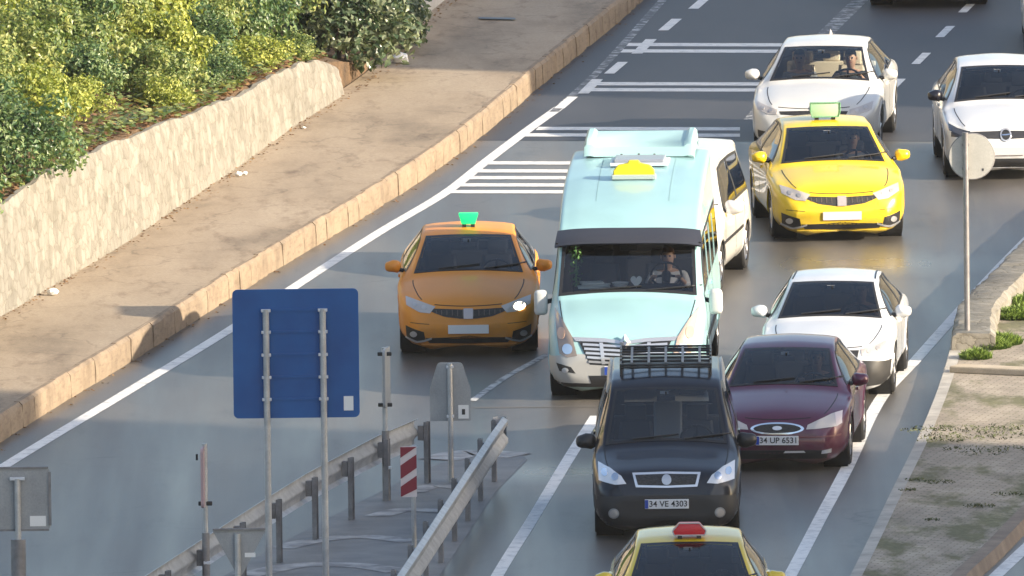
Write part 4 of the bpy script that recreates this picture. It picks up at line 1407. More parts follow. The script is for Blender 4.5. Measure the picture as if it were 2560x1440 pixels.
def poly3(pts, z=0.0):
    return [at(x, y, z) for x, y in pts]
def smoothline(pts, n=60, z=0.0):
    w = poly3(pts, z)
    ls = [0]
    for a, b in zip(w[:-1], w[1:]): ls.append(ls[-1] + (b - a).length)
    fx, fy = pchip(list(zip(ls, [p.x for p in w]))), pchip(list(zip(ls, [p.y for p in w])))
    return [Vector((fx(ls[-1] * i / (n - 1)), fy(ls[-1] * i / (n - 1)), z)) for i in range(n)]
def normals2(line):
    out = []
    for i in range(len(line)):
        d = line[min(i + 1, len(line) - 1)] - line[max(i - 1, 0)]
        out.append(Vector((d.y, -d.x, 0)).normalized())       # to the right of travel
    return out

kerb_px = [(-420, 1430), (-180, 1245), (0, 1108), (170, 1000), (323, 908), (541, 768), (680, 682), (825, 595), (980, 500), (1100, 420), (1255, 300), (1337, 228), (1500, 95), (1610, 0), (1760, -150), (1950, -380)]
wall_px = [(-420, 1030), (-180, 895), (0, 793), (150, 705), (301, 616), (474, 499), (603, 413), (732, 319), (862, 236), (960, 165), (1045, 75), (1125, -5), (1240, -130), (1420, -350)]
KH = .32
KN = 120
kl = smoothline(kerb_px, KN)
kn = normals2(kl)
rk = random.Random(5)
# kerb stones: individual blocks merged as one continuous kerb with a rough edge
kb = MB()
def kerb_ring(p, nrm, dx, dz):
    return [p + nrm * dx + Vector((0, 0, -.02)), p + nrm * (dx + rk.uniform(-.012, .004)) + Vector((0, 0, KH * .5)),
            p + nrm * (dx - .012 + rk.uniform(-.008, .006)) + Vector((0, 0, KH - .035 + dz)), p + nrm * (dx - .05) + Vector((0, 0, KH + .004 + dz)), p - nrm * .11 + Vector((0, 0, KH + .006 + dz)), p - nrm * .11 + Vector((0, 0, -.02))]
for i in range(KN - 1):
    dx, dz = rk.uniform(-.009, .009), rk.uniform(-.006, .006)
    rr = []
    chip = rk.random() < .12
    for q in range(5):
        u = (.005, .2, .5, .8, .995)[q]
        k_ = (-.03 if chip and q == 3 else 0)
        rr.append(kerb_ring(kl[i].lerp(kl[i + 1], u), kn[i].lerp(kn[i + 1], u).normalized(), dx + k_, dz + k_))
    kb.grid(rr)
    kb.add(rr[0], [tuple(range(6))]); kb.add(rr[-1], [tuple(range(6))])
struct(kb.build('kerb', KERB, smooth=35))
wl = [at(x, y, KH) for x, y in wall_px]
ls = [0]
for a, b in zip(wl[:-1], wl[1:]): ls.append(ls[-1] + (b - a).length)
wfx, wfy = pchip(list(zip(ls, [p.x for p in wl]))), pchip(list(zip(ls, [p.y for p in wl])))
WN = 240
wline = [Vector((wfx(ls[-1] * i / (WN - 1)), wfy(ls[-1] * i / (WN - 1)), KH)) for i in range(WN)]
sw = MB()
sw.grid([[p - n * .07 + Vector((0, 0, KH)) for p, n in zip(kl, kn)], [wline[round(i * (WN - 1) / (KN - 1))] + Vector((-.15, 0, 0)) for i in range(KN)]])
o = struct(sw.build('sidewalk', SIDEWALK, fix=False))
if o.data.polygons[0].normal.z < 0: o.data.flip_normals()

# retaining wall: height follows the photo, rough stone face
hw = pchip([(-420, 1.45), (0, 1.40), (301, 1.38), (474, 1.10), (603, .92), (732, .82), (839, .56), (870, .50)])
def px_of(p):
    q = cam_m.inverted() @ p
    return 1280 + FPX * q.x / -q.z, 720 - FPX * q.y / -q.z
iend = max(i for i in range(WN) if px_of(wline[i])[0] < 868)
seg = wline[:iend + 1]
wall = MB()
nz = 9
rows = []
rw = random.Random(11)
nn = normals2(wline)
tops = []
for k in range(nz + 4):
    row = []
    for i, p in enumerate(seg):
        h = hw(px_of(p)[0]) + .02 * sin(i * .45) + .03 * sin(i * .17) + (random.Random(i // 2).uniform(-.022, .022))
        end = max(0, 1 - (iend - i) / 5.0)
        h *= (1 - .25 * end ** 2)
        if k <= nz:
            u = k / nz
            q = p - nn[i] * (.10 * u - rw.uniform(-.006, .008)) + Vector((0, 0, h * u - (.02 if k == 0 else 0)))
            if k == nz: q = q - nn[i] * .03
        elif k == nz + 1:
            q = p - nn[i] * .20 + Vector((0, 0, h + rw.uniform(-.01, .015)))
        elif k == nz + 2:
            q = p - nn[i] * .24 + Vector((0, 0, h - .04))
        else:
            q = p - nn[i] * .26 + Vector((0, 0, -.05))
        row.append(q)
    rows.append(row)
wall.grid(rows)
last = [r[-1] for r in rows]
wall.add(last, [tuple(range(len(last)))])
wo = wall.build('retaining_wall', STONE, smooth=30)
tag(wo, 'low cream rubble-stone retaining wall between the sidewalk and the shrubs', 'wall')

# hillside behind the wall
hs = MB()
rows = [[wline[i] - nn[i] * .19 + Vector((0, 0, -.1)) for i in range(0, WN, 3)]]
for k in range(14):
    d = .19 + k * .75
    row = []
    for i in range(0, WN, 3):
        p = wline[i]
        x = px_of(p)[0]
        h = hw(x) if x < 868 else .5 * max(0, 1 - (x - 868) / 120)
        base = KH + h - .03 + (.0 if k else -.02)
        row.append(Vector((p.x, p.y, 0)) - nn[i] * d + Vector((0, 0, base + .30 * max(0, d - .6) + .08 * sin(i * .9 + k * 1.3) * min(1, k))))
    rows.append(row)
hs.grid(rows)
o = struct(hs.build('hillside', SOIL, smooth=80))
up = MB()  # unseen slope added above the shrubs, steep so the road reflects it
rows = []
ru = random.Random(12)
for k in range(9):
    d = 9.6 + k * 4.5
    rows.append([Vector((wline[i].x, wline[i].y, 0)) - nn[i] * (d + 1.5 * sin(i * .3)) + Vector((0, 0, 2.6 + 5.2 * k + ru.uniform(-.4, .4) * (k > 0))) for i in range(0, WN, 12)])
up.grid(rows)
struct(up.build('unseen_upper_slope', HILL, smooth=80))
# far pale wall past the shrubs
w2 = MB()
a, b = at(985, 110, KH), at(1135, -20, KH)
d = (b - a); a2, b2 = a + d * -.1, a + d * 6.0
nr = Vector((d.y, -d.x, 0)).normalized()
rows = []
for h, off in ((-.02, 0), (.5, .0), (1.0, -.03), (1.5, -.05), (1.5, -.35), (0, -.35)):
    rows.append([a2.lerp(b2, i / 40) + nr * (off + rw.uniform(-.012, .012)) + Vector((0, 0, h)) for i in range(41)])
w2.grid(rows)
w2.add([r[0] for r in rows], [tuple(range(6))])
tag(w2.build('boundary_wall', PALE_RENDER, smooth=30), 'pale rendered wall beyond the shrubs at the top edge', 'wall')

# ------------------------------------------------------------------ road markings
def stripe(name, px, width, m, z=.004, n=None):
    line = smoothline(px, n or max(6, 8 * len(px)))
    ns = normals2(line)
    mb = MB().grid([[p + q * width / 2 + Vector((0, 0, z)) for p, q in zip(line, ns)], [p - q * width / 2 + Vector((0, 0, z)) for p, q in zip(line, ns)]])
    o = mb.build(name, m, fix=False)
    if o.data.polygons[0].normal.z < 0: o.data.flip_normals()
    return struct(o)
def marks(name, polys, m, z=.004):
    mb = MB()
    for p in polys:
        w = [at(x, y, 0) + Vector((0, 0, z)) for x, y in p]
        if sum((w[i].x * w[(i + 1) % len(w)].y - w[(i + 1) % len(w)].x * w[i].y) for i in range(len(w))) < 0: w.reverse()
        mb.add(w, [tuple(range(len(w)))])
    return struct(mb.build(name, m, fix=False))
stripe('edge_line', [(-300, 1365), (20, 1160), (310, 985), (590, 815), (740, 715), (950, 580), (1120, 478), (1210, 408), (1320, 325), (1400, 268)], .17, LINE)
stripe('edge_line_worn', [(1385, 280), (1480, 195), (1560, 110), (1640, 20), (1760, -110)], .13, LINE_FAINT, .0068)
dash = []
for x, y in ((1415, 257), (1540, 170), (1675, 62), (1750, 8), (1822, -48)):
    dash.append([(x - 30, y + 15), (x - 4, y + 15), (x + 30, y - 14), (x + 4, y - 14)])
for x, y in ((1478, 217), (1612, 117)):
    dash.append([(x - 34, y + 18), (x - 6, y + 18), (x + 30, y - 18), (x + 2, y - 18)])
for x, y in ((2303, 147), (2363, 80), (2420, 18), (2470, -38), (2240, 212)):
    dash.append([(x - 25, y + 14), (x - 3, y + 14), (x + 25, y - 14), (x + 3, y - 14)])
marks('dashed_line', dash, LINE, .0075)
bars = []
for y, x0, x1 in ((112, 1567, 1960), (128, 1556, 1960), (210, 1463, 1960), (225, 1447, 1960), (322, 1345, 1850), (338, 1318, 1850), (408, 1212, 1800), (428, 1188, 1800), (445, 1163, 1800), (463, 1138, 1800), (480, 1115, 1800)):
    bars.append([(x0 - 6, y + 4), (x0 + 2, y - 4), (x1, y - 3), (x1, y + 5)])
marks('rumble_bar_marking', bars, LINE, .0055)
stripe('lane_line', [(1180, 1003), (1262, 945), (1370, 885)], .10, LINE_WORN)
stripe('lane_line', [(1180, 1560), (1243, 1440), (1330, 1300), (1420, 1150), (1490, 1040)], .15, LINE)
stripe('lane_line_right', [(1930, 1520), (1975, 1440), (2050, 1298), (2118, 1170), (2200, 1000), (2290, 900), (2370, 810), (2470, 700), (2575, 592), (2700, 470)], .16, LINE)
stripe('far_road_line', [(2400, 1520), (2490, 1440), (2570, 1365), (2700, 1250)], .17, LINE)
stripe('faint_line', [(1880, 300), (2060, 90), (2150, 0), (2230, -90)], .25, LINE_FAINT)
stripe('tar_seam', [(1500, 352), (2560, 355)], .05, mat('tar', (.03, .03, .034), .4), .004)
stripe('tar_seam', [(1150, 1020), (1500, 1018)], .06, mat('tar_pale', (.16, .15, .14), .6), .005)
marks('patch_tar', [[(1196, 99), (1288, 101), (1290, 106), (1198, 104)]], mat('tar', (.03, .03, .034), .4), KH + .02)

# island between the guard rails
isl = [(120, 1700), (300, 1560), (560, 1440), (700, 1360), (880, 1265), (1040, 1185), (1170, 1130), (1300, 1130), (1318, 1150), (1240, 1230), (1140, 1380), (1060, 1500), (980, 1640), (940, 1720)]
w = poly3(isl)
o = sheet('island_surface', w, CONCRETE, .004)
struct(o)
ch = []
for k, (pts, wd) in enumerate((([(1095, 1150), (1180, 1133), (1300, 1140)], .35), ([(700, 1372), (800, 1350), (900, 1342), (1030, 1355)], .22), ([(610, 1440), (780, 1412), (900, 1415), (1000, 1430)], .25), ([(940, 1292), (1020, 1275), (1110, 1280)], .20), ([(1030, 1232), (1090, 1216), (1150, 1220)], .18), ([(480, 1510), (700, 1490), (960, 1500)], .25))):
    stripe('island_band', pts, wd * 1.6, noisy('pale_band', [(.38, (.20, .20, .205)), (.62, (.42, .415, .41))], 3, rough=.7), .009, 9)

# right-hand median: kerb, pavers, low stone planter
med_px = [(2030, 1640), (2135, 1440), (2227, 1250), (2295, 1110), (2345, 985), (2370, 900), (2382, 835), (2470, 742), (2570, 640), (2700, 520)]
ml = smoothline(med_px, 80)
mn = normals2(ml)
rows = [[p + Vector((0, 0, -.01)) for p in ml], [p + n * .02 + Vector((0, 0, .13)) for p, n in zip(ml, mn)], [p + n * .03 + Vector((0, 0, .15)) for p, n in zip(ml, mn)], [p + n * .17 + Vector((0, 0, .152)) for p, n in zip(ml, mn)]]
MB_ = MB().grid(rows)
struct(MB_.build('median_kerb', noisy('kerb_pale', [(.3, (.30, .28, .25)), (.7, (.48, .45, .40))], 3, rough=.85), smooth=40))
far_px = [(2290, 1640), (2400, 1475), (2480, 1400), (2560, 1318), (2660, 1225), (2760, 1130), (2860, 1030), (2950, 930), (3040, 830), (3150, 700)]
fl = smoothline(far_px, 80)
sf = MB().grid([[p + n * .16 + Vector((0, 0, .148)) for p, n in zip(ml, mn)], [p + Vector((0, 0, .148)) for p in fl]])
o = struct(sf.build('median_pavement', PAVER, fix=False))
if o.data.polygons[0].normal.z < 0: o.data.flip_normals()
fn = normals2(fl)
struct(MB().grid([[p - n * .12 + Vector((0, 0, .155)) for p, n in zip(fl, fn)], [p + n * .05 + Vector((0, 0, .15)) for p, n in zip(fl, fn)], [p + n * .10 + Vector((0, 0, -.01)) for p, n in zip(fl, fn)]]).build('far_kerb', noisy('kerb_brown', [(.3, (.17, .13, .10)), (.7, (.27, .21, .16))], 3, rough=.85), smooth=40))

# planter wall along the median edge
pl = smoothline([(2376, 905), (2386, 838), (2470, 748), (2565, 652), (2700, 530)], 70)
pn = normals2(pl)
rp = random.Random(21)
rows = []
Z0 = .14
for k, (off, z) in enumerate(((.02, Z0 - .15), (.02, .24), (.04, .33), (.10, .36), (.50, .36), (.56, .30), (.57, Z0 - .05))):
    rows.append([p + n * (off + rp.uniform(-.015, .015)) + Vector((0, 0, z + (rp.uniform(-.015, .015) if k not in (0, 6) else 0))) for p, n in zip(pl, pn)])
mb = MB().grid(rows)
mb.add([r[0] for r in rows], [tuple(range(len(rows)))])
mb.add([r[-1] for r in rows], [tuple(range(len(rows)))])
tag(mb.build('planter_wall', STONE, smooth=30), 'low cream stone wall edging the median beside the right edge line', 'wall')
a, b = at(2368, 930, .15), at(2700, 945, .15)
mb = MB()
mb.box(((a.x + b.x) / 2, (a.y + b.y) / 2 + .1, .19), (abs(b.x - a.x), .30, .09), atan2(b.y - a.y, b.x - a.x))
tag(mb.build('stone_step', noisy('step_stone', [(.3, (.40, .33, .24)), (.7, (.52, .44, .33))], 3, rough=.85), bevel=.02), 'pale stone step across the median in front of the grassy planter', 'step')

# ------------------------------------------------------------------ vegetation
def leaf_mat(name, stops, gloss=.45):
    def f(nt, b):
        g = nd(nt, 'ShaderNodeNewGeometry')
        oi = nd(nt, 'ShaderNodeObjectInfo')
        n = noise(nt, coords(nt, kind='Object'), 1.6, 3)
        ad = nd(nt, 'ShaderNodeMath', operation='MULTIPLY_ADD')
        ad.inputs[1].default_value = .55
        nt.links.new(g.outputs['Random Per Island'], ad.inputs[0])
        m2 = nd(nt, 'ShaderNodeMath', operation='MULTIPLY_ADD')
        m2.inputs[1].default_value = .9
        m2.inputs[2].default_value = -.22
        nt.links.new(n, m2.inputs[0])
        nt.links.new(m2.outputs[0], ad.inputs[2])
        c = ramp(nt, ad.outputs[0], stops).outputs[0]
        nt.links.new(c, b.inputs['Base Color'])
        tl = nd(nt, 'ShaderNodeBsdfTranslucent')
        nt.links.new(mixc(nt, 1.0, c, (1.25, 1.3, .7), 'MULTIPLY'), tl.inputs[0])
        mx = nd(nt, 'ShaderNodeMixShader')
        mx.inputs[0].default_value = .32
        nt.links.new(b.outputs[0], mx.inputs[1]); nt.links.new(tl.outputs[0], mx.inputs[2])
        nt.links.new(mx.outputs[0], nt.nodes['Material Output'].inputs[0])
    return mat(name, (.1, .2, .05), gloss, spec=.5, build=f)
LEAF_DARK = leaf_mat('leaves_dark', [(.12, (.025, .06, .025)), (.45, (.075, .145, .055)), (.8, (.27, .34, .14))], .36)
LEAF_LIME = leaf_mat('leaves_lime', [(.12, (.10, .14, .03)), (.45, (.27, .32, .055)), (.8, (.50, .50, .13))], .45)
LEAF_MID = leaf_mat('leaves_mid', [(.12, (.045, .09, .03)), (.45, (.15, .21, .06)), (.8, (.38, .40, .14))], .4)
LEAF_DRY = leaf_mat('leaves_dry', [(.15, (.10, .05, .025)), (.5, (.22, .12, .06)), (.85, (.38, .24, .12))], .7)
LEAF_GLOSS = leaf_mat('leaves_glossy', [(.12, (.025, .05, .025)), (.45, (.075, .115, .055)), (.8, (.28, .31, .20))], .25)
BARK = noisy('bark', [(.3, (.06, .045, .03)), (.7, (.12, .09, .06))], 6, (1, 1, .3), rough=.95)

def foliage(seed, rx, ry, rz, n, leaf, droop=0.0, gaps=.35):
    r = random.Random(seed)
    mb = MB()
    # clumps spread through an uneven crown
    clumps = []
    for i in range(int(16 + 10 * rx * rz)):
        a = r.uniform(0, 2 * pi); e = math.asin(r.uniform(-.35, 1))
        q = r.uniform(.45, 1.0)
        clumps.append((Vector((rx * q * cos(e) * cos(a), ry * q * cos(e) * sin(a), rz * (.42 + .58 * q * sin(e)))), r.uniform(.22, .42)))
    for i in range(n):
        c, cr = clumps[r.randrange(len(clumps))]
        d = Vector((r.gauss(0, 1), r.gauss(0, 1), r.gauss(0, 1)))
        d = d.normalized() * cr * r.uniform(.35, 1.0) ** .6
        p = c + d
        if p.z < .04: p.z = .04 + abs(p.z) * .3
        out = (d.normalized() + Vector((0, 0, .5)) + Vector((r.gauss(0, .6), r.gauss(0, .6), r.gauss(0, .5)))).normalized()
        t = out.orthogonal().normalized()
        t = Matrix.Rotation(r.uniform(0, 6.28), 3, out) @ t
        t = (t + Vector((0, 0, -droop))).normalized()
        b = out.cross(t).normalized()
        L = leaf * r.uniform(.6, 1.35); w = L * r.uniform(.22, .36)
        m = p + t * L * .5
        mb.add([p, m + b * w + out * w * .35, p + t * L - out * L * .15, m - b * w + out * w * .35, m], [(0, 4, 1), (4, 2, 1), (0, 3, 4), (4, 3, 2)])
    me = bpy.data.meshes.new('foliage')
    me.from_pydata(mb.v, [], mb.f)
    return me
def stems(seed, h, rx):
    r = random.Random(seed)
    mb = MB()
    for i in range(5):
        a = r.uniform(0, 6.28)
        p = Vector((0, 0, -.12))
        d = Vector((cos(a) * .35, sin(a) * .35, 1)).normalized()
        rad = .035
        for k in range(4):
            q = p + d * h * .25
            mb.tube(p, q, rad, rad * .7, 6)
            p, rad = q, rad * .7
            d = (d + Vector((r.gauss(0, .25), r.gauss(0, .25), .1))).normalized()
    return mb
PROTO = []
for k, (lm, leaf, n, rx, rz, dr) in enumerate(((LEAF_DARK, .085, 5200, .95, 1.15, .2), (LEAF_LIME, .10, 4600, .95, 1.1, .6), (LEAF_MID, .085, 5000, .95, 1.1, .3), (LEAF_GLOSS, .11, 4600, .9, 1.3, .1))):
    for s in range(2):
        me = foliage(100 + k * 10 + s, rx, rx * .9, rz, n, leaf, dr)
        me.materials.append(lm)
        st = stems(300 + k * 10 + s, 1.0, rx)
        sm = bpy.data.meshes.new('stem'); sm.from_pydata(st.v, [], st.f); sm.materials.append(BARK)
        PROTO.append((me, sm))
def shrub(i, kind, px, dist, sc, label, group='shrubs on the slope behind the retaining wall', dz=0.0, rz=None):
    """stands dist metres behind the wall line, opposite the wall foot seen at photo column px"""
    k = min(range(WN), key=lambda q: abs(px_of(wline[q])[0] - px))
    p = wline[k]
    h = hw(px) if px < 868 else .5 * max(0, 1 - (px - 868) / 120)
    z = KH + h - .06 + .30 * max(0, dist - .6)
    dist = max(.42, dist - .35)
    loc = Vector((p.x, p.y, 0)) - nn[k] * dist
    o = thing('shrub', label, 'shrub', (loc.x, loc.y, z - .05 + dz), rz if rz is not None else i * 1.3, group)
    o.scale = (sc[0], sc[0], sc[1])
    me, sm = PROTO[kind * 2 + i % 2]
    f = bpy.data.objects.new('foliage', me); C.objects.link(f); f.parent = o
    t = bpy.data.objects.new('stem', sm); C.objects.link(t); t.parent = o
    return o
D_, L_, M_, G_ = 0, 1, 2, 3
SHR = [
    (D_, -60, 1.0, (1.15, 1.1), 'dark green shrub hanging over the wall at the left edge'),
    (D_, 130, .9, (1.0, 1.0), 'dark green shrub overhanging the tall end of the stone wall'),
    (L_, -40, 2.2, (1.1, 1.2), 'lime-yellow feathery shrub above the dark shrub at the left edge'),
    (D_, 190, 1.9, (.8, .8), 'small dark shrub in a shady gap on the slope near the left edge'),
    (L_, 330, 1.7, (.75, .7), 'low lime-green shrub above the middle of the stone wall'),
    (M_, 420, 2.6, (1.0, 1.0), 'mid-green shrub on the slope above the brown leaf litter'),
    (M_, 555, 1.3, (.8, .75), 'mid-green shrub trailing onto the stone wall top'),
    (L_, 640, 1.6, (.7, .75), 'lime-yellow shrub above the trailing mid-green shrub'),
    (L_, 730, .95, (.6, .45), 'bright fresh green tuft beside the low end of the wall'),
    (M_, 300, 3.4, (1.15, 1.2), 'mid-green shrub in the second row, left of the slope middle'),
    (D_, 120, 3.3, (1.2, 1.3), 'dark shrub in the second row towards the left edge'),
    (L_, 480, 3.9, (1.1, 1.1), 'lime-yellow shrub high on the slope near the middle'),
    (D_, 600, 2.9, (1.0, 1.15), 'dark shrub high on the slope above the lime-yellow one'),
    (L_, 720, 2.4, (1.0, 1.1), 'golden lime shrub at the top of the slope middle'),
    (D_, 800, 1.6, (.95, 1.05), 'dark shrub beside the rounded end of the stone wall'),
    (G_, 925, .50, (1.1, 1.05), 'glossy dark shrub spilling onto the sidewalk past the wall end'),
    (G_, 1005, .55, (1.1, 1.1), 'glossy dark shrub in front of the pale rendered wall'),
    (M_, 890, 1.9, (1.1, 1.2), 'mid-green shrub behind the glossy shrubs'),
    (D_, 960, 2.5, (1.2, 1.4), 'tall dark shrub touching the top edge near the pale wall'),
    (L_, 60, 4.8, (1.3, 1.4), 'lime shrub in the top left corner'),
    (D_, 250, 5.0, (1.3, 1.4), 'dark shrub at the top edge left of the middle row'),
    (M_, 430, 5.4, (1.3, 1.4), 'mid-green shrub at the top edge above the slope middle'),
    (M_, 620, 4.4, (1.2, 1.3), 'mid-green shrub at the top edge right of the middle'),
    (D_, 780, 3.6, (1.2, 1.3), 'dark shrub at the top edge above the wall end'),
    (L_, 830, 4.8, (1.2, 1.2), 'lime shrub at the top edge behind the dark one'),
    (M_, 30, 1.6, (1.0, 1.15), 'mid-green shrub between the dark overhanging shrubs near the left edge'),
    (L_, 110, 2.6, (1.0, 1.0), 'lime shrub above the small dark shrub on the left of the slope'),
    (M_, 230, 2.3, (1.0, .95), 'mid-green shrub left of the leaf litter patch'),
    (M_, 330, 2.9, (1.05, 1.05), 'full mid-green shrub directly above the low lime-green shrub'),
    (L_, 400, 4.2, (1.1, 1.1), 'lime shrub in the third row above the slope middle'),
    (M_, 520, 2.4, (1.0, 1.0), 'mid-green shrub right of the leaf litter patch'),
    (L_, 560, 4.0, (1.1, 1.1), 'lime shrub in the third row right of the middle'),
    (M_, 670, 2.9, (1.0, 1.05), 'mid-green shrub behind the lime-yellow one near the wall end'),
    (D_, 690, 1.5, (.75, .7), 'small dark shrub above the fresh green tuft'),
    (M_, 760, 2.0, (.9, .95), 'mid-green shrub left of the dark shrub at the wall end'),
    (M_, 840, 2.6, (1.1, 1.1), 'mid-green shrub on the slope behind the wall end'),
    (D_, 870, 3.6, (1.2, 1.25), 'dark shrub at the top edge left of the tall dark one'),
    (M_, 20, 3.6, (1.15, 1.2), 'mid-green shrub in the second row at the left edge'),
    (M_, 180, 4.2, (1.2, 1.2), 'mid-green shrub in the third row on the left'),
    (D_, 330, 4.9, (1.2, 1.3), 'dark shrub near the top edge above the lime middle one'),
    (L_, 560, 5.2, (1.2, 1.3), 'lime shrub at the top edge right of the middle'),
    (M_, 700, 4.6, (1.2, 1.2), 'mid-green shrub at the top edge above the golden lime one'),
    (M_, 255, 1.75, (.6, .5), 'low mid-green shrub at the left end of the litter patch'),
    (L_, 390, 1.5, (.55, .45), 'low lime shrub at the right end of the litter patch'),
    (D_, 480, 1.9, (.7, .65), 'small dark shrub on the leaf litter near the middle of the wall'),
    (L_, 520, .95, (.5, .38), 'low lime shrub on the wall edge right of the middle'),
    (D_, 640, .9, (.5, .42), 'low dark shrub on the wall edge left of the fresh green tuft'),
    (M_, 800, .85, (.5, .42), 'low mid-green shrub on the wall edge near its rounded end'),
]
for i, (k, px, d, sc, lab) in enumerate(SHR):
    shrub(i, k, px, d, sc, lab)

# dry leaves on the slope and along the wall foot
def scatter_leaves(name, spots, n, size, m, seed, label=None):
    r = random.Random(seed)
    mb = MB()
    for i in range(n):
        p = spots(r)
        a = r.uniform(0, 6.28); t = r.uniform(-.5, .5)
        u = Vector((cos(a), sin(a), t)).normalized() * size * r.uniform(.5, 1.3)
        v = Vector((-sin(a), cos(a), r.uniform(-.5, .5))).normalized() * size * .4
        mb.add([p, p + u * .5 + v, p + u, p + u * .5 - v], [(0, 1, 2, 3)])
    o = mb.build(name, m, fix=False)
    return tag(o, label, None, None, 'stuff')
def slope_spot(r):
    i = r.randrange(0, iend)
    p = wline[i]; x = px_of(p)[0]
    d = .22 + r.random() ** 1.7 * 4.0
    return Vector((p.x, p.y, 0)) - nn[i] * d + Vector((0, 0, KH + hw(x) - .02 + .30 * max(0, d - .6) + r.uniform(0, .12)))
scatter_leaves('dry_undergrowth', slope_spot, 9000, .10, LEAF_DRY, 3)
def green_spot(r):
    q = slope_spot(r)
    return q + Vector((0, 0, .06))
scatter_leaves('ground_ivy', green_spot, 9000, .11, LEAF_MID, 9)
def foot_spot(r):
    i = r.randrange(0, WN - 60)
    p = wline[i]
    return p + nn[i] * abs(r.gauss(0.02, .09)) + Vector((0, 0, .012))
scatter_leaves('fallen_leaves', foot_spot, 900, .05, LEAF_DRY, 4)
def kerb_spot(r):
    i = r.randrange(0, KN)
    return kl[i] + kn[i] * abs(r.gauss(.05, .06)) + Vector((0, 0, .008))
scatter_leaves('gutter_debris', kerb_spot, 420, .05, LEAF_DRY, 14)

# grass on the median
def grass(name, spots, seed, label, h=.14):
    r = random.Random(seed)
    mb = MB()
    for (x, y, z, rad, n) in spots:
        c = at(x, y, z)
        for i in range(n):
            a = r.uniform(0, 6.28); q = rad * sqrt(r.random())
            p = c + Vector((q * cos(a), 1.3 * q * sin(a), 0))
            d = Vector((r.gauss(0, .35), r.gauss(0, .35), 1)).normalized() * h * r.uniform(.5, 1.3) * (1.2 - q / rad * .6)
            s = Vector((cos(a), sin(a), 0)) * .012
            mb.add([p - s, p + s, p + d * .6 + s * .7, p + d + Vector((d.x, d.y, -.02)) * .5], [(0, 1, 2), (0, 2, 3)])
    o = mb.build(name, mat('grass_blade', (.13, .20, .03), .6) if name == 'grass' else mat('weed_olive', (.075, .09, .035), .7), fix=False)
    return tag(o, label, None, None, 'stuff')
grass('grass', [(2475, 868, .15, .26, 1600), (2505, 858, .15, .26, 1500), (2545, 792, .15, .34, 2200), (2440, 895, .15, .2, 700), (2570, 760, .15, .3, 900), (2600, 730, .15, .3, 600)], 31, None)
grass('weeds', [(2310 + 18 * i + random.uniform(-12, 12), 1090 + random.uniform(-25, 45), .15, .30, 70) for i in range(14)] + [(2290, 1200, .15, .15, 60), (2350, 1205, .15, .2, 80), (2330, 1300, .15, .1, 40), (2450, 1265, .15, .2, 70), (2520, 1235, .15, .2, 70), (2270, 1225, .15, .12, 40)], 32, None, .035)

# litter
def litter(px, py, z, label, s, m=None):
    r = random.Random(px)
    mb = MB()
    rows = []
    for i in range(5):
        a = -pi / 2 + pi * i / 4
        rows.append([(s * cos(a) * cos(b) * r.uniform(.7, 1.2), s * .8 * cos(a) * sin(b) * r.uniform(.7, 1.2), s * .55 * (1 + sin(a)) * r.uniform(.8, 1.1)) for b in [2 * pi * j / 9 for j in range(9)]])
        rows[-1].append(rows[-1][0])
    o = mb.grid(rows).build('litter', m or WHITE_PLAIN)
    o.location = at(px, py, z)
    return tag(o, label, 'litter')
litter(596, 440, KH + .003, 'crumpled white litter on the sidewalk by the middle of the wall', .06)
litter(612, 437, KH + .003, 'smaller white scrap right beside the crumpled litter on the sidewalk', .045)
litter(133, 738, KH + .003, 'white plastic bag at the wall foot near the left edge', .085)
litter(1000, 158, KH + .003, 'pale bag lying under the glossy shrub at the sidewalk', .15)
litter(760, 322, KH + .003, 'tiny pale scrap at the low end of the wall', .03)

